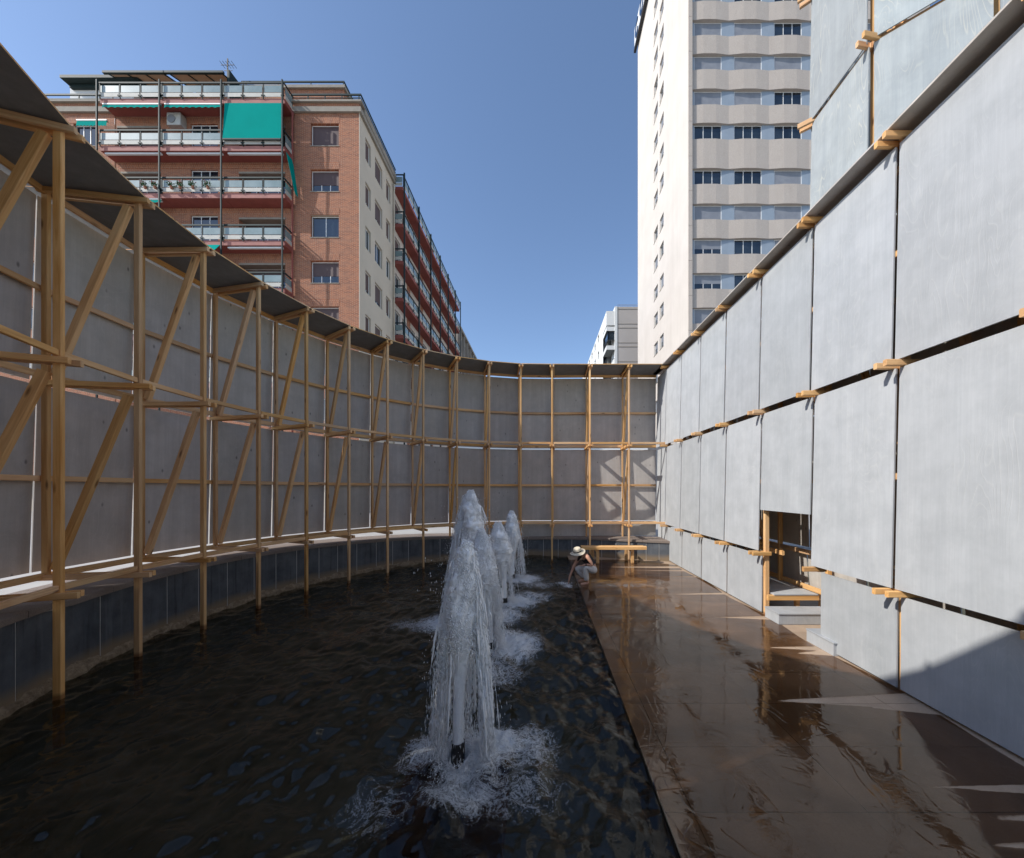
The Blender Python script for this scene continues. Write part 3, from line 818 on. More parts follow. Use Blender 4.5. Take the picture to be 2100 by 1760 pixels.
m.build('roof_railing', STEEL_G, bb)
# beige side
us = [(722*12/(1112-a)-YB, 722*12/(1112-b)-YB) for a, b in ((749.4, 760.4), (769.2, 784), (792, 800.6))]
hol = [(a, z-.1, b, w-.05) for a, b in us for z, w in winz]
wall('side_wall', PLASTER, bb, (XC, YB, 0), (0, 1, 0), 28.5-YB, Z0, 26.98, hol, (1, 0, 0), .26)
for i, h in enumerate(hol):
    r_ = i % 7; window(bb, (XC, YB, 0), (0, 1, 0), (1, 0, 0), *h, 'glass' if r_ in (2, 6) else 'half', 2, blind=BLIND_BROWN, lower=.2)
m = MB(); m.box(XC-.002, YB-.03, Z0, XC+.03, YB+.02, 26.98); m.build('corner_strip', PLASTER, bb)
tube('downpipe', REDPAINT, bb, [(XBR+.14, YB-.12, 26.95), (XBR+.14, YB-.12, 26.6), (XBR+.14, YB-.12, Z0)], [.1, .055, .055])
tube('downpipe', PLASTER, bb, [(XC+.1, 28.3, 26.8), (XC+.1, 28.3, 26.4), (XC+.1, 28.3, Z0)], [.11, .06, .06])
# left brick block, beyond the balconies
XL = XP[0]-.02
hol = [(10.3, a, 11.75, b) for a, b in winz]+[(6.2, a, 7.8, b) for a, b in winz]
wall('wall', BRICK, bb, (XL-13, YB, 0), (1, 0, 0), 13.0, Z0, 27.0, hol, (0, -1, 0))
for h in hol: window(bb, (XL-13, YB, 0), (1, 0, 0), (0, -1, 0), *h, 'glass', 3, sill=LINTEL)
m = MB(); m.box(XL-13, YB-.14, 26.98, XL+.3, YB+.3, 27.3); m.build('cornice', LINTEL, bb)
m = MB(); m.box(XL-13, YB-.02, 27.3, XL, YB+.3, 27.62); m.build('parapet', BRICK, bb)
m = MB(); m.box(XL-13, YB-.16, 27.62, XL, YB+.34, 27.74); m.build('parapet_coping', LINTEL, bb)
m = MB(); m.box(XL-9, YB-.08, 28.10, XL, YB-.02, 28.2); m.box(XL-9, YB-.07, 27.85, XL, YB-.03, 27.9)
for t in range(5): m.box(XL-.1-t*2.2, YB-.065, 27.74, XL-.04-t*2.2, YB-.025, 28.10)
m.build('roof_railing', STEEL_G, bb)
for h in hol[:7]:
    m = MB(); m.box(XL-13+h[0]-.3, YB-.012, h[3]+.03, XL-13+h[2]+.02, YB+.05, h[3]+.55); m.build('soldier_course', SOLDIER, bb)
# recessed wall behind the balconies, with openings
YW = 23.12
z_s = [27.09-3.0*i for i in range(7)]
bays = ((240, 330), (391, 447), (490, 585))
hol = []
kinds = []
for i, z in enumerate(z_s[1:]):
    for bI, (a, b) in enumerate(bays):
        ua, ub = ax(a, YW)-XP[0], ax(b, YW)-XP[0]
        if bI == 1: h = (ua, z+.05, ub, z+2.22)
        else: h = (ua, z+.05, ub, z+1.98)
        hol.append(h); kinds.append(bI)
wall('loggia_wall', BRICK, bb, (XP[0], YW, 0), (1, 0, 0), XBR-XP[0], Z0, 27.0, hol, (0, -1, 0), .5)
for h, bI in zip(hol, kinds):
    if bI == 1: window(bb, (XP[0], YW-.05, 0), (1, 0, 0), (0, -1, 0), *h, 'glass', 3)
    else:
        window(bb, (XP[0], YW+.33, 0), (1, 0, 0), (0, -1, 0), *h, random.choice(('half', 'glass', 'half')), 4, blind=BLIND_BROWN, lower=.55)
        m = MB(); m.box(XP[0]+h[0], YW-.015, h[3]-.02, XP[0]+h[2], YW+.48, h[3]+.10); m.build('lintel', LINTEL, bb)
for i, z in enumerate(z_s[1:]):
    m = MB(); m.box(XP[0]+.3, YW-.012, z+2.30, XBR-.02, YW+.05, z+2.66); m.build('soldier_course', SOLDIER, bb)
for s in ((XP[0], XP[0]+.02), (XBR-.02, XBR)):
    m = MB(); m.box(s[0], YB, Z0, s[1], YW, 27.0); m.build('reveal', BRICK, bb)
def balcony(x0, x1, z, rail=True):
    m = MB(); m.box(x0, YF+.06, z-.30, x1, YW, z-.02); b = m.build('balcony', REDPAINT, bb)
    m = MB(); m.box(x0, YF+.02, z-.30, x1, YF+.058, z+.0); m.build('fascia', FASCIA, b)
    m = MB(); m.box(x0, YF-.05, z+.90, x1, YF+.01, z+.99)
    n = 3; w = (x1-x0)/n
    for i in range(n+1):
        x = min(max(x0+w*i, x0+.03), x1-.03); m.box(x-.025, YF-.03, z-.05, x+.025, YF+.01, z+.90)
        m.box(x-.11, YF-.075, z+.09, x+.11, YF-.03, z+.16)
    m.build('railing', STEEL_G, b)
    for i in range(n):
        a, c = x0+w*i+.07, x0+w*(i+1)-.07
        m = MB(); m.box(a, YF-.02, z+.36, c, YF-.005, z+.78); m.build('glass_panel', FROST, b)
        m = MB(); m.box(a-.02, YF-.045, z+.05, c+.02, YF-.022, z+.30); m.build('apron_panel', WHITE_APRON, b)
    return b
for i, z in enumerate(z_s):
    for j in range(3): balcony(XP[j]+.01, XP[j+1]-.01, z)
    # short return of the railing at the right end
    m = MB(); xr = XP[3]
    m.box(xr+.0, YF+.02, z-.30, xr+.06, YB-.02, z-.02); r_ = m.build('balcony_return', REDPAINT, bb)
    m = MB(); m.box(xr+.0, YF, z+.90, xr+.05, YB-.02, z+.99); m.box(xr+.01, YB-.12, z-.02, xr+.05, YB-.06, z+.9); m.build('railing', STEEL_G, r_)
    m = MB(); m.box(xr+.02, YF+.1, z+.36, xr+.03, YB-.16, z+.78); m.build('glass_panel', FROST, r_)
    m = MB(); m.box(xr+.035, YF+.08, z+.05, xr+.06, YB-.15, z+.3); m.build('apron_panel', WHITE_APRON, r_)
for x in XP:
    m = MB(); m.box(x-.035, YF-.17, Z0, x+.035, YF-.10, 28.12); m.build('steel_column', STEEL_G, bb)
# awnings
zt = z_s[0]-.32
def valance(name, x0, x1, z, y, drop=.26):
    n = 60; v = []; f = []
    for i in range(n):
        u = i/(n-1); x = x0+(x1-x0)*u
        v += [(x, y+.12, z), (x, y-.02, z-.06), (x, y-.05, z-drop+.06*abs(math.sin(u*math.pi*9)))]
    for i in range(n-1): f += [(i*3, i*3+3, i*3+4, i*3+1), (i*3+1, i*3+4, i*3+5, i*3+2)]
    o = Vector((x0, y, z)); ob = link(name, mesh(name, [Vector(q)-o for q in v], f), TEAL, bb, Matrix.Translation(o))
    m = MB(); m.box(x0, y-.04, z-.02, x1, y+.04, z+.05); m.build('awning_bar', WHITE, ob)
valance('rolled_awning', XP[0]+.15, XP[1]-.1, zt-.02, YF+.05); valance('rolled_awning', XP[1]+.15, XP[2]-.1, zt-.02, YF+.05)
m = MB(); xa, xb_ = XP[2]+.12, XP[3]-.08
m.v = [(xa, YF-.02, zt), (xb_, YF-.02, zt), (xb_, YF-.15, z_s[1]+.30), (xa-.02, YF-.15, z_s[1]+.30), (xa, YF-.0, zt), (xb_, YF-.0, zt), (xb_, YF-.13, z_s[1]+.30), (xa-.02, YF-.13, z_s[1]+.30)]
m.f = [(0, 1, 2, 3), (4, 7, 6, 5), (0, 4, 5, 1), (2, 6, 7, 3), (1, 5, 6, 2), (0, 3, 7, 4)]
aw = m.build('awning', TEAL, bb, label='fully lowered teal canvas awning')
m = MB(); m.box(xa, YF-.18, z_s[1]+.22, xb_, YF-.11, z_s[1]+.30); m.build('awning_bar', STEEL_G, aw)
for j, i in ((0, 1), (1, 1), (2, 1), (0, 2), (2, 3)):
    m = MB(); m.box(XP[j]+.2, YF+.1, z_s[i]-.42, XP[j+1]-.15, YF+.22, z_s[i]-.34); m.build('awning_cassette', WHITE, bb)
valance('rolled_awning', XP[0]+.6, XP[1]-.1, z_s[2]-.34, YF+.08); valance('rolled_awning', XL-2.0, XL-.05, 26.15, YB-.35, .42)
m = MB(); xa = XP[2]-1.4
m.v = [(xa, YF-.1, z_s[3]-.35), (XP[2]-.1, YF-.1, z_s[3]-.35), (XP[2]-.15, YF-.5, z_s[3]-1.0), (xa-.2, YF-.5, z_s[3]-1.0)]; m.v += [(a, b+.02, c) for a, b, c in m.v]
m.f = [(0, 1, 2, 3), (4, 7, 6, 5), (0, 4, 5, 1), (2, 6, 7, 3), (1, 5, 6, 2), (0, 3, 7, 4)]; m.build('awning', TEAL, bb)
m = MB(); xr = XP[3]+.07
m.v = [(xr, YF+.1, z_s[1]-.32), (xr, YB-.1, z_s[1]-.32), (xr+.35, YB-.12, z_s[2]+.3), (xr+.35, YF+.4, z_s[2]+.3)]; m.v += [(a+.015, b, c) for a, b, c in m.v]
m.f = [(0, 1, 2, 3), (4, 7, 6, 5), (0, 4, 5, 1), (2, 6, 7, 3), (1, 5, 6, 2), (0, 3, 7, 4)]; m.build('awning', TEAL, bb)
# air conditioner on the loggia wall
a0, a1 = at(343, 257, 22.75), at(371, 232, 22.75)
ac = box('air_conditioner', WHITE_APRON, bb, a0.x, 22.72, a0.z, a1.x, 23.12, a1.z)
v, f = tube_mesh([(a0.x+.3, 22.715, (a0.z+a1.z)/2), (a0.x+.3, 22.69, (a0.z+a1.z)/2)], .26, 18)
o_ = v[0].copy(); link('fan_grille', mesh('fan_grille', [p-o_ for p in v], f), flat('grey_grille', (.2, .2, .2), .6), ac, Matrix.Translation(o_))
# roof level
m = MB(); m.box(-24.5, 25, 27, -14.1, 31, 30.7); m.build('penthouse', BRICK, bb)
m = MB(); m.box(-24.5, 24.85, 30.7, -13.95, 31.1, 30.9); m.build('penthouse_coping', LINTEL, bb)
m = MB(); m.box(-21.3, 24.9, 31.12, -14.0, 24.96, 31.22); m.box(-14.06, 24.96, 31.12, -14.0, 31, 31.22)
for t in range(4): m.box(-21+t*2.3, 24.91, 30.9, -20.95+t*2.3, 24.95, 31.12)
m.build('roof_railing', STEEL_G, bb)
m = MB(); m.box(-21.55, 24.1, 27, -21.42, 27, 31.05); m.build('screen_wall', STEEL_G, bb)
m = MB(); m.box(-33.5, 26.6, 27, -24.5, 31, 31.9); m.build('penthouse', TRAV, bb)
m = MB(); m.box(-33.4, 24.9, 27.0, -28.9, 31, 30.74); m.build('penthouse', WHITEWALL, bb)
m = MB(); m.box(ax(122, 24.3), 24.3, 30.75, -28.0, 31, 30.95); m.box(-33.2, 24.7, 30.55, -28.5, 24.89, 30.745); m.build('flat_roof', STEEL_G, bb)
m = MB(); m.box(-40, 26, 27, -34, 30, 29.6); m.build('penthouse', BRICK, bb)
m = MB()
for t in range(26): m.box(-38.2+t*.17, 25.9, 29.6, -38.2+t*.17+.09, 25.96, 30.6)
m.box(-38.3, 25.88, 30.6, -33.8, 25.98, 30.7); m.build('roof_railing', LINTEL, bb)
def pergola(x0, x1):
    m = MB(); a = (23.95, 30.62); b = (26.6, 31.85)
    m.v = [(x0, a[0], a[1]), (x1, a[0], a[1]), (x1, b[0], b[1]), (x0, b[0], b[1])]; m.v += [(p, q, r_+.02) for p, q, r_ in m.v]
    m.f = [(0, 1, 2, 3), (4, 7, 6, 5), (0, 4, 5, 1), (2, 6, 7, 3), (1, 5, 6, 2), (0, 3, 7, 4)]
    o = m.build('terrace_awning', TAN_CANVAS, bb)
    m = MB(); m.box(x0-.35, 23.86, 30.58, x1+.1, 24.0, 30.72); m.build('awning_bar', STEEL_G, o)
    for t in (.0, .33, .66, 1.):
        x = x0+(x1-x0)*t; m = MB()
        m.v = [(x-.03, 24.0, 30.56), (x+.03, 24.0, 30.56), (x+.03, 26.55, 31.75), (x-.03, 26.55, 31.75)]; m.v += [(p, q, r_+.06) for p, q, r_ in m.v]
        m.f = [(0, 1, 2, 3), (4, 7, 6, 5), (0, 4, 5, 1), (2, 6, 7, 3), (1, 5, 6, 2), (0, 3, 7, 4)]; m.build('awning_arm', STEEL_G, o)
pergola(-29.5, -25.75); pergola(-25.35, -21.75)
an = MB()
an.box(-21.86, 24.4, 30, -21.80, 24.45, 32.2); an.box(-22.3, 24.42, 31.75, -21.4, 24.44, 31.78); an.box(-22.1, 24.42, 31.35, -21.5, 24.44, 31.38)
for t in range(5): an.box(-22.2+t*.2, 24.2, 31.77, -22.18+t*.2, 24.65, 31.79)
an.build('antenna', DARKMETAL, bb)
# body, hidden
m = MB(); m.box(-46, YW+.6, 0, XBR+.0, 28.0, 26.9); m.box(XBR, YB+.4, 0, XC-.4, 28.5, 26.9); m.build('core', PLASTER, bb)
# --- wing with stepped balconies running away from the camera
wg = thing('balcony_wing', 'long balcony wing with red soffits running away behind the beige side wall', 'building', (-14, 38, 0))
zw = [26.85-3.0*i for i in range(7)]
yb = [722*11.25/(1112-x) for x in (826.8, 857.3, 881.8, 901.2, 917.8, 932.5, 942.8)]
hol = []
for z in zw[1:]:
    for i in range(6): hol.append((yb[i]-28.5+.25, z+.02, yb[i]-28.5+1.45, z+2.25)); hol.append((yb[i]-28.5+1.75, z+.9, yb[i]-28.5+2.75, z+2.2))
wall('wall', CREAM, wg, (-12.05, 28.5, 0), (0, 1, 0), yb[-1]-28.5, 3, 27.0, hol, (1, 0, 0), .3)
for h in hol: window(wg, (-12.05, 28.5, 0), (0, 1, 0), (1, 0, 0), *h, random.choice(('half', 'glass', 'blind')), 2, blind=BLIND_BROWN)
for i in range(6):
    m = MB(); m.box(-12.05, yb[i]+2.0+.85, 3, -12.02, yb[i+1]+.2, 27); m.build('brick_pier', BRICK, wg)
for z in zw:
    for i in range(6):
        y0, y1 = yb[i]+.01, yb[i+1]-.01
        m = MB(); m.box(-12.04, y0, z-.3, -11.29, y1, z-.02); b = m.build('balcony', REDPAINT, wg)
        m = MB(); m.box(-11.28, y0, z+.9, -11.22, y1, z+.99)
        for t in range(4): yy_ = y0+(y1-y0)*t/3; yy_ = min(max(yy_, y0+.03), y1-.03); m.box(-11.27, yy_-.025, z-.05, -11.23, yy_+.025, z+.9); m.box(-11.235, yy_-.1, z+.08, -11.19, yy_+.1, z+.15)
        if i == 0:
            m.box(-12.0, y0, z+.9, -11.28, y0+.05, z+.99); m.box(-11.98, y0+.01, z-.02, -11.94, y0+.04, z+.9)
        m.build('railing', STEEL_G, b)
        m = MB(); [m.box(-11.26, y0+(y1-y0)*t/3+.08, z+.36, -11.245, y0+(y1-y0)*(t+1)/3-.08, z+.78) for t in range(3)]
        if i == 0: m.box(-11.9, y0+.02, z+.36, -11.32, y0+.03, z+.78)
        m.build('glass_panel', FROST, b)
        m = MB(); [m.box(-11.24, y0+(y1-y0)*t/3+.06, z+.05, -11.215, y0+(y1-y0)*(t+1)/3-.06, z+.3) for t in range(3)]
        if i == 0: m.box(-11.9, y0-.01, z+.05, -11.32, y0+.01, z+.3)
        m.build('apron_panel', WHITE_APRON, b)
for y in yb: box('steel_column', STEEL_G, wg, -11.2, y-.05, 3, -11.1, y+.05, 27.9)
box('core', BRICK, wg, -24, 28.6, 0, -12.4, yb[-1]+.0, 26.95); box('chimney', STEEL_G, wg, -12.3, 36.8, 26.9, -11.6, 37.6, 28.6)
a0 = at(889, 828, 33)
box('air_conditioner', WHITE_APRON, wg, -11.2, 35.0, 12.2, -10.9, 35.6, 13.0)
fb = thing('grey_office_slab', 'distant grey slab building with vertical fins seen past the end of the balcony wing', 'building', (-14, 60, 0))
box('body', FAR_GREY, fb, -30, 51, 0, -12.2, 92, 25.6); box('roof_edge', LINTEL, fb, -30, 50.9, 25.6, -11.75, 92, 25.95)
for i in range(17): box('fin', FAR_GREY, fb, -12.2, 51.1+i*2.4, 3, -11.8, 51.35+i*2.4, 25.6)
for z in range(7):
    for i in range(16): box('window', GLASS, fb, -12.2, 51.6+i*2.4, 5+z*3, -12.17, 53.2+i*2.4, 6.8+z*3)

# --- tower block on the right
tb = thing('tower_block', 'tall pale tower block with scalloped concrete bands and bands of shuttered windows', 'building', (18, 36, 0))
YT = 30.5; XT = 12.6; S_ = F/YT
hol = []
colA = [9, 66, 117, 175, 230, 290, 350, 407, 480, 540, 600, 655, 715, 775, 835]
colB = [18, 73, 131, 190, 252, 314, 374, 456, 513, 578, 637, 700, 760, 820]
for y in colA: z = az(y, 39.0); hol.append((722*12.6/237.-30.4, z-.65, 722*12.6/229-30.4, z+.65))
for y in colB: z = az(y, 37.1); hol.append((722*12.6/249-30.4, z-.68, 722*12.6/241-30.4, z+.68))
wall('side_wall', CREAM, tb, (XT, 30.4, 0), (0, 1, 0), 46.4-30.4, 0, 61, hol, (-1, 0, 0), .3)
for i, h in enumerate(hol): window(tb, (XT, 30.4, 0), (0, 1, 0), (-1, 0, 0), *h, ('half', 'glass', 'half', 'blind', 'half')[i*7 % 5], 2, lower=.55, sill=LINTEL)
m = MB()
for z in np.arange(4, 60, 3.0): m.box(XT+.001, 30.28, z+.012, XT+.32, 30.46, z+2.988)
m.build('corner_pilaster', CONC, tb)
wy = [-222, -152, -81, -11+14, 74, 144, 216, 286, 378.5, 451, 521.5, 593, 664, 735, 806, 877, 948]   # bottoms of the window rows
wy[3] = 4
x0 = ax(1412, YT); pit = 82.6/S_
states = {4: 'bbg', 5: 'bbb', 6: 'bbg', 7: 'ggg', 8: 'ggb', 9: 'bbb', 10: 'hgb', 11: 'hgh', 12: 'bhb'}
NB = 6
for i, y in enumerate(wy):
    zb = az(y, YT); zt_ = zb+1.36
    nxt = az(wy[i+1], YT)+1.36 if i+1 < len(wy) else 0
    for j in range(NB):
        xa = x0+pit*j
        prof = [(xa+.001, YT+.9), (xa+.001, YT+.02), (xa+pit*.36, YT-.085), (xa+pit*.67, YT-.085), (xa+pit-.001, YT+.02), (xa+pit-.001, YT+.9)]
        b = MB(); b.prism(prof, nxt, zb-.01, 2); b.build('concrete_band', CONC, tb)
        wa, wb = pit*.15, pit*.84
        o = (xa, YT+.02, 0)
        m = MB(); m.box(xa+.001, YT+.13, zb, xa+wa, YT+.2, zt_); m.box(xa+wb, YT+.13, zb, xa+pit-.001, YT+.2, zt_); m.build('infill_panel', INFILL, tb)
        s = states.get(i, 'bgh')[j % 3]
        window(tb, o, (1, 0, 0), (0, -1, 0), wa, zb+.02, wb, zt_-.02, {'b': 'blind', 'g': 'glass', 'h': 'half'}[s], 3, lower=.4, blind=BLIND_GREY)
box('core', CONC, tb, XT+.4, YT+.75, 0, x0+pit*NB, 46.4, 60.9)
box('roof', CONC, tb, XT, 30.4, 61, x0+pit*NB, 46.4, 61.4)
sg = thing('rooftop_sign', 'white rooftop sign band with dark blue letters at the top edge of the tower block', 'sign', (12.3, 40, 61))
box('sign_board', WHITE, sg, 12.28, 31, 60.9, 12.4, 46.9, 63.4); box('sign_frame', DARKMETAL, sg, 12.2, 31, 60.5, 12.5, 46.95, 60.88)
for k in range(7):
    yc = 45.6-k*2.15; v = []; f = []; n = 20
    a0, a1 = (R(40), R(320)) if k % 2 == 0 else (R(0), R(360))
    for i in range(n+1):
        t = a0+(a1-a0)*i/n
        for r_ in (.55, .95):
            for xq in (12.2, 12.279): v.append((xq, yc-r_*.85*math.cos(t), 62.2+r_*math.sin(t)))
    for i in range(n):
        q = i*4; f += [(q, q+4, q+6, q+2), (q+1, q+3, q+7, q+5), (q, q+1, q+5, q+4), (q+2, q+6, q+7, q+3)]
    m = MB(); m.v = v; m.f = f; m.build('letter', NAVY, sg)

# --- white building in the gap
wb_ = thing('white_apartment_building', 'white apartment building with corner loggias, partly hidden by the tower block', 'building', (13, 65, 0))
XS, YS = 10.4, 57.
zf = [31.6-3.05*i for i in range(9)]
box('blank_wall', TRAV, wb_, 12.15, YS-.02, 0, 18, YS+10, 31.9)
for z in zf:
    m = MB(); m.box(12.15, YS-.06, z-.14, 18, YS-.021, z-.06); m.box(12.15, YS-.06, z+.52, 18, YS-.021, z+.58); m.build('string_course', LINTEL, wb_)
box('corner_pier', WHITEWALL, wb_, 11.75, YS-.1, 0, 12.14, YS+3, 31.9)
hol = []
for z in zf[1:]:
    hol += [(4.2+4.2*i, z+.9, 5.7+4.2*i, z+2.3) for i in range(7)]
wall('side_wall', WHITEWALL, wb_, (XS, YS+3.2, 0), (0, 1, 0), 31, 0, 31.2, hol, (-1, 0, 0), .4)
for h in hol: window(wb_, (XS, YS+3.2, 0), (0, 1, 0), (-1, 0, 0), *h, 'glass', 2)
box('top_beam', WHITEWALL, wb_, XS, YS, 28.9, 11.75, YS+3.2, 31.2)
for i, z in enumerate(zf[1:]):
    m = MB(); m.box(XS, YS, z-.55, 11.75, YS+3.2, z+.12); b = m.build('balcony', WHITEWALL, wb_)
    m = MB(); m.box(XS+.03, YS+.03, z-.56, 11.74, YS+3.1, z-.553); m.build('soffit', LOGGIA, b)
    m = MB()
    m.box(XS+.02, YS+.02, z+1.0, 11.74, YS+.06, z+1.06); m.box(XS+.02, YS+.02, z+1.0, XS+.06, YS+3.2, z+1.06)
    for t in range(10): m.box(XS+.05+t*.14, YS+.03, z+.12, XS+.065+t*.14, YS+.045, z+1.0)
    for t in range(22): m.box(XS+.03, YS+.05+t*.14, z+.12, XS+.045, YS+.065+t*.14, z+1.0)
    m.build('railing', DARKMETAL, b)
    if i == 1:
        m = MB(); m.box(XS+.2, YS+.2, z+1.06, 11.7, YS+.25, z+2.4); m.box(XS+.2, YS+.25, z+1.06, XS+.25, YS+3, z+2.4); m.build('glazing', GLASS, b)
box('core', LOGGIA, wb_, 11.9, YS+1.6, 0, 18, YS+34, 31)
box('core', LOGGIA, wb_, XS+.7, YS+3.3, 0, 11.9, YS+34, 31)

# street-level blocks seen only through the slits of the screen
sb = thing('white_low_building', 'low white building glimpsed through the slit of the screen behind the fountain', 'building', (-2, 30, 0))
box('wall', WHITEWALL, sb, -8, 30, 0, 9, 36, 6.2)
for i in range(9): box('window', GLASS, sb, -7.2+i*1.8, 29.96, 4.0, -6.1+i*1.8, 30.0, 5.6)

# ------------------------------------------------------------------ geranium pots on the railing
LEAF = flat('geranium_leaf', (.05, .11, .03), .6, nscale=9); PETAL = flat('red_petal', (.6, .03, .06), .6); CLAY = flat('terracotta', (.35, .14, .08), .8)
GL = ('leftmost of the geranium pots on the balcony, close to the roof edge of the screen', 'second geranium pot from the left, on the bay before the steel column', 'geranium pot just right of the steel column, third from the left',
      'fourth geranium pot from the left, left of the white window', 'fifth geranium pot from the left, under the edge of the white window', 'rightmost geranium pot, below the middle of the white window')
for i, x in enumerate((295, 315.5, 349, 367, 393, 424)):
    z = z_s[2]+.62; X_ = ax(x/1.0, YF-.2)
    t = thing('geranium_planter', GL[i], 'plant pot', (X_, YF-.16, z-.2), 'geraniums along one balcony')
    v, f = tube_mesh([(X_, YF-.13, z-.46), (X_, YF-.13, z-.30)], [.06, .085], 10); o_ = v[0].copy()
    link('pot', mesh('pot', [p-o_ for p in v], f), CLAY, t, Matrix.Translation(o_))
    for nm, mt, cnt, rad, sz in (('leaves', LEAF, 70, .17, .038), ('flowers', PETAL, 10, .15, .03)):
        v = []; f = []
        for q in range(cnt):
            c = Vector((random.gauss(0, rad*.6), random.gauss(-.04, rad*.35), random.gauss(.02 if nm == 'leaves' else .16, rad*.4)))
            a = Vector((random.random()-.5, random.random()-.5, random.random()-.5)).normalized()*sz; b = a.orthogonal().normalized()*sz
            k = len(v); v += [c-a, c+b, c+a, c-b]; f.append((k, k+1, k+2, k+3))
        link(nm, mesh(nm, v, f), mt, t, Matrix.Translation((X_, YF-.16, z-.24)))

# ------------------------------------------------------------------ fountain jets
def m_spray():
    k = N('aerated_water')
    n = k.n('NewGeometry').outputs['Position']
    d = k.n('BsdfDiffuse', {0: (.985, .985, .985)}).outputs[0]; t = k.n('BsdfTranslucent', {0: (.985, .985, .985)}).outputs[0]
    g = k.n('BsdfGlossy', {0: (1, 1, 1), 1: .15}).outputs[0]
    a = k.n('MixShader', {0: .04, 1: d, 2: t}).outputs[0]
    return k.surf(k.n('MixShader', {0: .06, 1: a, 2: g}).outputs[0])
SPRAY = m_spray()
def m_core():
    k = N('white_water_column'); p = k.n('NewGeometry').outputs['Position']
    s = k.noise(k.n('Mapping', {0: p, 3: (60, 60, 3.5)}).outputs[0], 1, 4, .6); n = k.noise(p, 55, 4, .7)
    c = k.mix(k.rng(s, .3, .7), (.93, .935, .94), (.985, .985, .985))
    nb = k.bump(k.math('ADD', s, n), .5, .008)
    return k.pbr(c, .4, nb, .5)
CORE = m_core()
_dirs = np.array([(1, 0, 0), (-1, 0, 0), (0, 1, 0), (0, -1, 0), (0, 0, 1), (0, 0, -1)], float)
_oct = np.array([(0, 2, 4), (2, 1, 4), (1, 3, 4), (3, 0, 4), (2, 0, 5), (1, 2, 5), (3, 1, 5), (0, 3, 5)])
def drops(name, mat, parent, P, T, rad, length):
    """many elongated drops: centres P, directions T"""
    n = len(P); T = T/np.linalg.norm(T, axis=1)[:, None]
    A = np.cross(T, rng.normal(size=(n, 3))); A /= np.linalg.norm(A, axis=1)[:, None]; B = np.cross(T, A)
    V = np.stack([P+A*rad[:, None], P-A*rad[:, None]*.8, P+B*rad[:, None], P-B*rad[:, None]*.8, P+T*length[:, None]*.5, P-T*length[:, None]*.5], 1)
    o = P.mean(0); Fa = (np.arange(n)[:, None, None]*6+_oct[None]).reshape(-1, 3)
    me = np_mesh(name, (V.reshape(-1, 3)-o), Fa)
    return link(name, me, mat, parent, Matrix.Translation(Vector(o)), smooth=False, kind='stuff')
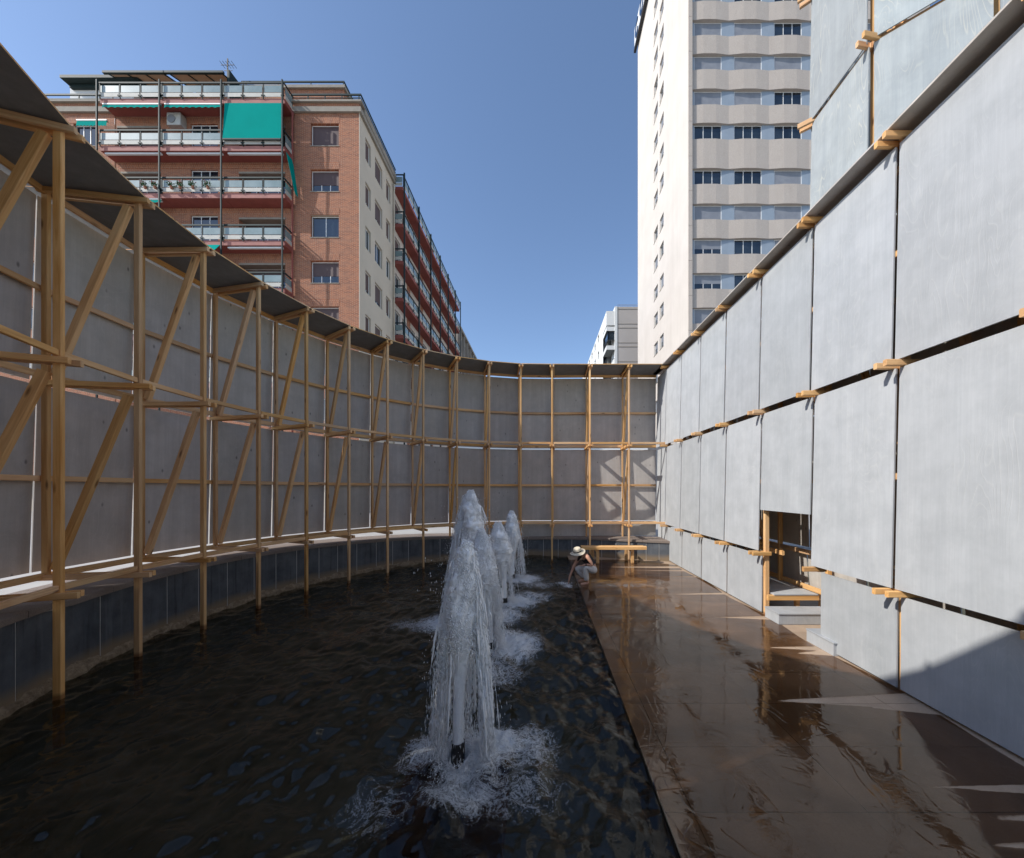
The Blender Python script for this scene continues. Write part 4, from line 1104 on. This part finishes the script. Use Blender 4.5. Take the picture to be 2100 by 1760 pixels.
def jet(label, base, top, width, dense, left=.6, seed=1, count=9000, noz=.13, veil=1.):
    r = np.random.default_rng(seed); bx, by = base; tx, ty, tz = top
    t = thing('fountain_jet', label, 'fountain jet', (bx, by, WZ), 'white water jets in the middle of the pool')
    # nozzle: an open black pipe
    v, f = [], []
    for rr_, z in ((.058, bz), (.058, noz), (.048, noz), (.048, noz-.12)):
        v += [(bx+rr_*math.cos(a), by+rr_*math.sin(a), z) for a in [2*math.pi*i/18 for i in range(18)]]
    for q in range(3): f += [(q*18+i, q*18+(i+1) % 18, q*18+18+(i+1) % 18, q*18+18+i) for i in range(18)]
    o = Vector((bx, by, 0)); link('nozzle', mesh('nozzle', [Vector(p)-o for p in v], f), DARKMETAL, t, Matrix.Translation(o), smooth=False)
    H = tz-noz
    # rising column, smooth below and ragged above
    nz, ns = 90, 30; V = []
    for i in range(nz):
        u = i/(nz-1); z = noz-.05+u*(H+.02)
        cx = bx+(tx-bx)*u**1.7; cy = by+(ty-by)*u**1.7
        sm = max(0, min(1, (u-.26)/.50)); sm = sm*sm*(3-2*sm)
        dr = max(0, tz+.01-z); dome = .86*width*1.9*math.sqrt(2*(dr+.05)/9.8)*min(1, math.sqrt(dr/.05))*(1+.16*math.sin(z*23+seed)*math.exp(-dr*2))
        rad = (.044+.012*u)*(1-sm)+dome*sm+.002
        rag = max(0, min(.24, (u-.18)*.8))
        for j in range(ns):
            a = 2*math.pi*j/ns
            nn = math.sin(3*a+z*7+seed)*.35+math.sin(7*a-z*19+seed*2)*.3+math.sin(13*a+z*31)*.22+r.normal()*.28
            rj = rad*(1+rag*nn)
            V.append((cx+rj*math.cos(a), cy+rj*math.sin(a), z+r.normal()*.012*u))
    V = np.array(V); idx = np.arange(nz*ns).reshape(nz, ns)
    Fa = np.stack([idx[:-1], np.roll(idx[:-1], -1, 1), np.roll(idx[1:], -1, 1), idx[1:]], -1).reshape(-1, 4)
    o = np.array((bx, by, 0)); link('water_column', np_mesh('water_column', V-o, Fa), CORE, t, Matrix.Translation(Vector(o)), smooth=True)
    # falling water: strands along parabolas from the head of the jet
    nst = 150
    phi = r.random(nst)*2*math.pi; src = tz-np.abs(r.normal(0, .035, nst))*H-.01
    spd = width*1.9*(.25+.80*np.sqrt(r.random(nst)))*np.where(r.random(nst) < .12, 1.35, 1.)
    wgt = .55*r.random(nst)**2.5+.03
    # heavier to the side the photograph shows
    wgt *= np.where(np.cos(phi) < 0, left, 1.)
    for (ph, sp, w_) in dense:
        m_ = r.integers(0, nst, 18); phi[m_] = ph+r.normal(0, .22, 18); spd[m_] = sp*(1+r.normal(0, .10, 18)); wgt[m_] = w_*(.5+r.random(18))
    wgt *= np.where(np.sin(phi) < -.35, .30, 1.)
    wgt /= wgt.sum()
    k = r.choice(nst, count, p=wgt)
    tmax = np.sqrt(2*(src[k]-WZ)/9.8); bur = r.random((nst, 9))**.85; tt = tmax*np.clip(bur[k, r.integers(0, 9, count)]+r.normal(0, .035, count), 0, 1)
    mm = r.random(count) < .38; tt = np.where(mm, tmax*r.random(count)**.9, tt)
    jit = r.normal(size=(count, 3))*(.008+.018*tt[:, None]*veil)*np.array((1, 1, .5))
    def path(kk, t_):
        q = spd[kk]*t_+.02; u_ = np.clip((src[kk]-noz)/H, 0, 1)
        return np.stack([bx+(tx-bx)*u_**1.7+np.cos(phi[kk])*q, by+(ty-by)*u_**1.7+np.sin(phi[kk])*q, src[kk]-4.9*t_**2], -1)
    P = path(k, tt)+jit
    T = np.stack([np.cos(phi[k])*spd[k], np.sin(phi[k])*spd[k], -9.8*tt-.25], 1)
    L = .012+.085*tt*(.3+1.4*r.random(count)); rad = .0014+.0034*r.random(count)**2+.003*np.exp(-tt*6)
    ok = P[:, 2] > WZ
    drops('falling_water', SPRAY, t, P[ok], T[ok], rad[ok], L[ok])
    # ragged ropes of water: tapered, wandering tubes along the same paths
    ns_ = int(count*.045); kk = r.choice(nst, ns_, p=wgt); tm = np.sqrt(2*(src[kk]-WZ)/9.8)
    t0 = tm*r.random(ns_)**1.1*.85; dt = tm*(.04+.13*r.random(ns_)); m_, sg = 9, 5
    uu = np.linspace(0, 1, m_); ttt = np.minimum(t0[:, None]+dt[:, None]*uu, tm[:, None])
    C = np.stack([path(kk, ttt[:, q]) for q in range(m_)], 1)
    C += (r.normal(size=(ns_, 1, 3))*.016+np.cumsum(r.normal(size=(ns_, m_, 3))*.0022, 1))*np.array((1, 1, .2))
    rr_ = (.0028+.0095*r.random(ns_)**2.4)[:, None]*np.sin(np.pi*(.04+.92*uu))**.7*(1+.35*r.normal(size=(ns_, m_)))
    an_ = 2*np.pi*np.arange(sg)/sg; ring_ = np.stack([np.cos(an_), np.sin(an_), 0*an_], -1)
    V = C[:, :, None, :]+np.abs(rr_)[:, :, None, None]*ring_; ok = C[:, 0, 2] > WZ+.03; V = V[ok]
    b0 = (np.arange(len(V))*m_*sg)[:, None, None]; q_ = (np.arange(m_-1)*sg)[None, :, None]; a_ = np.arange(sg)[None, None, :]; n_ = (a_+1) % sg
    Fa = np.stack([b0+q_+a_, b0+q_+n_, b0+q_+sg+n_, b0+q_+sg+a_], -1).reshape(-1, 4)
    o = np.array((bx, by, 0)); link('water_strands', np_mesh('water_strands', V.reshape(-1, 3)-o, Fa), SPRAY, t, Matrix.Translation(Vector(o)), smooth=True, kind='stuff')
    # frothy head of the jet
    n = int(count*.42); q = r.random(n)**.7; z = tz-.55*H*(1-q)+.02
    u = np.clip((z-noz)/H, 0, 1.05); rad0 = .82*width*1.9*np.sqrt(np.clip(2*(tz+.06-z)/9.8, 0, 9)); a = r.random(n)*6.283
    rr_ = rad0*(1+.10*r.normal(size=n)+.16*np.sin(3*a+z*11)*u)
    P = np.stack([bx+(tx-bx)*u**1.7+np.cos(a)*rr_, by+(ty-by)*u**1.7+np.sin(a)*rr_, z+r.normal(size=n)*.015], 1)
    T = np.stack([np.cos(a)*.4, np.sin(a)*.4, -np.ones(n)+r.normal(size=n)*.5], 1)
    drops('froth', SPRAY, t, P, T, .003+.007*r.random(n)**2, .010+.022*r.random(n))
    # loose flying drops and the splash where the water lands
    n = 900; a = r.random(n)*6.283; d = width*(.5+1.5*r.random(n)**1.6); z = WZ+H*1.03*r.random(n)**1.1
    P = np.stack([tx+np.cos(a)*d, ty+np.sin(a)*d, z], 1)
    drops('flying_drops', SPRAY, t, P, np.tile((0, 0, -1.), (n, 1))+r.normal(size=(n, 3))*.15, .0012+.0022*r.random(n), .006+.026*r.random(n))
    n = 7500; a = r.random(n)*6.283; d = np.abs(r.normal(0, .15, n)); cx = np.where(r.random(n) < .5, bx+.11, bx-.02)
    P = np.stack([cx+np.cos(a)*d, by+.04+np.sin(a)*d*.9, WZ+.012+np.abs(r.normal(0, .045, n))*np.exp(-d*3)], 1)
    T = np.stack([np.cos(a), np.sin(a), r.random(n)*1.6-.3], 1)
    ok = (np.hypot(P[:, 0]-bx, P[:, 1]-by) > .085) & ~((np.abs(P[:, 0]-bx) < .09) & (P[:, 1] < by) & (P[:, 1] > by-.3) & (P[:, 2] > WZ+.03))
    drops('splash', SPRAY, t, P[ok], T[ok], (.0018+.006*r.random(n)**3)[ok], (.005+.013*r.random(n))[ok])
    return t
j1 = jet('nearest white water jet, its black pipe nozzle standing clear of the foam', JETS[0], (-.66, 3.05, 1.83), .215, ((0.0, .31, 4.2), (.2, .34, 2.2), (3.0, .40, 1.5), (2.8, .52, .8), (1.6, .34, .8)), .8, 11, 25000, .13)
jet('second white water jet, with a short black nozzle seen right of the nearest jet', JETS[1], (-.89, 5.12, 1.70), .26, ((.2, .40, .7), (-.3, .5, .4)), .6, 12, 13000, .10)
jet('tallest white water jet, rising above and behind the nearest jet', JETS[2], (-1.27, 6.25, 2.26), .30, ((3.3, .62, .7), (2.8, .75, .4), (.2, .4, .5)), 1., 13, 17000, .08)
jet('white water jet left of the farthest one, with a thin straight column at its foot', JETS[3], (-.90, 7.2, 1.62), .34, ((.1, .5, .4), (3.1, .45, .4)), .8, 14, 10000, .10)
jet('farthest white water jet, rightmost of the row of plumes', JETS[4], (-.80, 9.2, 1.72), .31, ((.1, .55, .5), (2.8, .5, .4)), .8, 15, 10000, .10)
RUST = flat('rusty_steel_plate', (.11, .032, .015), .85, nscale=6)
for (x0_, x1_, y0_, y1_) in ((-1.16, -.86, 2.62, 3.2), (-.60, -.30, 2.62, 3.2)):
    m = MB(); m.box(x0_, y0_, -.5, x1_, y1_, -.13); m.build('rusty_plinth', RUST, j1)

# ------------------------------------------------------------------ the woman at the edge of the pool
SKIN = flat('skin', (.52, .27, .175), .55, nscale=6, var=.06); LINEN = flat('cream_linen', (.60, .545, .50), .85, nscale=14, var=.08); BLACKTOP = flat('black_cotton', (.012, .012, .014), .8)
STRAW = flat('pale_straw', (.72, .62, .46), .8, nscale=25, var=.08); HAIR = flat('dark_brown_hair', (.03, .016, .01), .6, nscale=20)
pn = thing('person', 'barefoot woman in a sun hat, black top and cream trousers crouching by the pool', 'person', (1.06, 8.64, 0))
def cp(u, v, dy):                               # measured on an enlarged crop of the photograph
    return Vector(((u-780)*.0014+1.04, 8.64+dy, (985-v)*.0014))
def skin(name, mat, pts, edges, root, parent=pn, sub=2):
    o = pts[root][0]; names = list(pts)
    me = bpy.data.meshes.new(name); me.from_pydata([pts[n][0]-o for n in names], [(names.index(a), names.index(b)) for a, b in edges], [])
    ob = link(name, me, mat, parent, Matrix.Translation(o))
    sk = ob.modifiers.new('skin', 'SKIN'); sk.use_smooth_shade = True; sk.branch_smoothing = .5
    for n, vv in zip(names, me.skin_vertices[0].data):
        r_ = pts[n][1]; vv.radius = r_ if hasattr(r_, '__len__') else (r_, r_); vv.use_root = (n == root)
    s = ob.modifiers.new('sub', 'SUBSURF'); s.levels = sub; s.render_levels = sub
    return ob
HIPS = cp(950, 735, 0)
B = {'pelvis': (HIPS, (.125, .13)), 'waist': (cp(900, 640, 0), (.10, .12)), 'chest': (cp(835, 550, 0), (.105, .135)), 'upper': (cp(800, 505, 0), (.085, .11)),
     'neck': (cp(755, 480, 0), .046), 'jaw': (cp(715, 478, 0), .055), 'head': (cp(675, 455, 0), .082), 'crown': (cp(665, 410, 0), .075),
     'lsho': (cp(820, 500, -.15), .05), 'lelb': (cp(905, 640, -.19), .036), 'lwri': (cp(800, 625, -.17), .025), 'lpal': (cp(745, 632, -.16), (.022, .034)),
     'rsho': (cp(720, 520, .15), .05), 'relb': (cp(600, 690, .13), .036), 'rwri': (cp(525, 880, .08), .025), 'rpal': (cp(510, 935, .07), (.02, .034)),
     'lhip': (cp(950, 745, -.10), .10), 'lkne': (cp(775, 665, -.13), .058), 'lank': (cp(818, 915, -.11), .038), 'lhee': (cp(835, 955, -.11), .032), 'lbal': (cp(745, 970, -.115), (.022, .038)), 'ltoe': (cp(700, 973, -.12), (.014, .036)),
     'rhip': (cp(940, 750, .10), .10), 'rkne': (cp(640, 735, .14), .058), 'rank': (cp(790, 905, .13), .038), 'rhee': (cp(800, 945, .13), .032), 'rbal': (cp(720, 962, .14), (.022, .038)), 'rtoe': (cp(680, 968, .145), (.014, .036))}
E = [('pelvis', 'waist'), ('waist', 'chest'), ('chest', 'upper'), ('upper', 'neck'), ('neck', 'jaw'), ('jaw', 'head'), ('head', 'crown'), ('upper', 'lsho'), ('lsho', 'lelb'), ('lelb', 'lwri'), ('lwri', 'lpal'),
     ('upper', 'rsho'), ('rsho', 'relb'), ('relb', 'rwri'), ('rwri', 'rpal'), ('pelvis', 'lhip'), ('lhip', 'lkne'), ('lkne', 'lank'), ('lank', 'lhee'), ('lhee', 'lbal'), ('lbal', 'ltoe'),
     ('pelvis', 'rhip'), ('rhip', 'rkne'), ('rkne', 'rank'), ('rank', 'rhee'), ('rhee', 'rbal'), ('rbal', 'rtoe')]
for side, p0, d, n in (('l', B['lpal'][0], Vector((-1, 0, -.35)), Vector((0, 1, 0))), ('r', B['rpal'][0], Vector((-.25, 0, -1)), Vector((0, 1, 0)))):
    d.normalize(); dn = d.cross(n).normalized()
    for q, (off_, ln) in enumerate(((-.024, .062), (-.008, .070), (.008, .066), (.022, .052))):
        a = p0+d*.03+n*off_; b = a+d*ln*.55+dn*.004; c = b+d*ln*.42-dn*.012
        for s_, pt, r_ in (('a', a, .0095), ('b', b, .0085), ('c', c, .007)): B[f'{side}f{q}{s_}'] = (pt, r_)
        E += [(side+'pal', f'{side}f{q}a'), (f'{side}f{q}a', f'{side}f{q}b'), (f'{side}f{q}b', f'{side}f{q}c')]
    a = p0-n*.028+d*.0; b = a+d*.03-n*.014; c = b+d*.024-n*.004
    for s_, pt, r_ in (('a', a, .012), ('b', b, .0095), ('c', c, .008)): B[f'{side}t{s_}'] = (pt, r_)
    E += [(side+'pal', side+'ta'), (side+'ta', side+'tb'), (side+'tb', side+'tc')]
B['nose'] = (cp(632, 468, 0), .013); E.append(('head', 'nose'))
skin('body', SKIN, B, E, 'pelvis')
Tr = {'pelvis': (HIPS, (.155, .16)), 'waist': (cp(915, 660, 0), (.122, .15)), 'lhip': (cp(945, 748, -.10), .125), 'lmid': (cp(860, 700, -.125), .10), 'lkne': (cp(772, 668, -.13), .078), 'lshi': (cp(790, 780, -.12), .074), 'lhem': (cp(806, 920, -.11), (.066, .07)),
      'rhip': (cp(935, 752, .10), .125), 'rmid': (cp(790, 740, .13), .10), 'rkne': (cp(642, 735, .14), .078), 'rshi': (cp(715, 820, .14), .07), 'rhem': (cp(780, 895, .13), (.06, .066))}
skin('trousers', LINEN, Tr, [('pelvis', 'waist'), ('pelvis', 'lhip'), ('lhip', 'lmid'), ('lmid', 'lkne'), ('lkne', 'lshi'), ('lshi', 'lhem'), ('pelvis', 'rhip'), ('rhip', 'rmid'), ('rmid', 'rkne'), ('rkne', 'rshi'), ('rshi', 'rhem')], 'pelvis')
skin('sleeveless_top', BLACKTOP, {'w': (cp(918, 655, 0), (.118, .138)), 'm': (cp(870, 590, 0), (.118, .145)), 'c': (cp(820, 540, 0), (.117, .142)), 'n': (cp(775, 505, 0), (.085, .085)), 'l': (cp(800, 490, -.085), .045), 'r': (cp(745, 505, .085), .045)},
     [('w', 'm'), ('m', 'c'), ('c', 'n'), ('c', 'l'), ('c', 'r')], 'm')
skin('hair', HAIR, {'a': (cp(690, 445, .0), .086), 'b': (cp(720, 465, .0), .07), 'c': (cp(690, 540, .04), .035), 'd': (cp(660, 600, .05), .02)}, [('a', 'b'), ('b', 'c'), ('c', 'd')], 'a')
# hat: crown, band and wide brim, tilted down to the left
def lathe(name, mat, prof, M, parent):
    v, f = [], []; n = 28
    for (r_, z) in prof:
        for j in range(n):
            a = 2*math.pi*j/n; v.append(Vector((r_*math.cos(a), r_*math.sin(a), z+(.016*math.sin(2*a+.6) if r_ > .13 else 0))))
    for i in range(len(prof)-1): f += [(i*n+j, i*n+(j+1) % n, (i+1)*n+(j+1) % n, (i+1)*n+j) for j in range(n)]
    f.append(tuple((len(prof)-1)*n+j for j in range(n)))
    return link(name, mesh(name, v, f), mat, parent, M, smooth=True)
Mh = Matrix.Translation(cp(655, 425, -.01)) @ Matrix.Rotation(R(-13), 4, 'Y') @ Matrix.Rotation(R(12), 4, 'X')
ht = lathe('sun_hat', STRAW, [(.085, -.005), (.19, -.022), (.193, -.018), (.188, -.014), (.10, .004), (.100, .055), (.092, .088), (.072, .106), (.03, .112)], Mh, pn)
b_ = lathe('hat_band', BLACKTOP, [(.1035, .008), (.1035, .034)], Mh, ht); b_.data.polygons[-1].use_smooth = False
bm = bmesh.new(); bm.from_mesh(b_.data); bm.faces.ensure_lookup_table(); bmesh.ops.delete(bm, geom=[bm.faces[-1]], context='FACES_ONLY'); bm.to_mesh(b_.data); bm.free()
wv, wf = tube_mesh([cp(782, 626, -.168), cp(798, 626, -.17)], .031, 12); o_ = wv[0].copy(); link('wristwatch', mesh('wristwatch', [p-o_ for p in wv], wf), DARKMETAL, pn, Matrix.Translation(o_))
# ripples splashed up by her hand
r_ = np.random.default_rng(9); n = 700; a = r_.random(n)*6.283; d = np.abs(r_.normal(0, .10, n))
P = np.stack([.52+np.cos(a)*d*1.4-.04, 8.62+np.sin(a)*d, WZ+.008+np.abs(r_.normal(0, .03, n))*np.exp(-d*6)], 1)
o = drops('hand_splash', SPRAY, None, P, np.stack([np.cos(a), np.sin(a), r_.random(n)], 1), .002+.004*r_.random(n), .006+.014*r_.random(n))
tag(o, "small splash of water stirred up by the crouching woman's hand", 'splash')
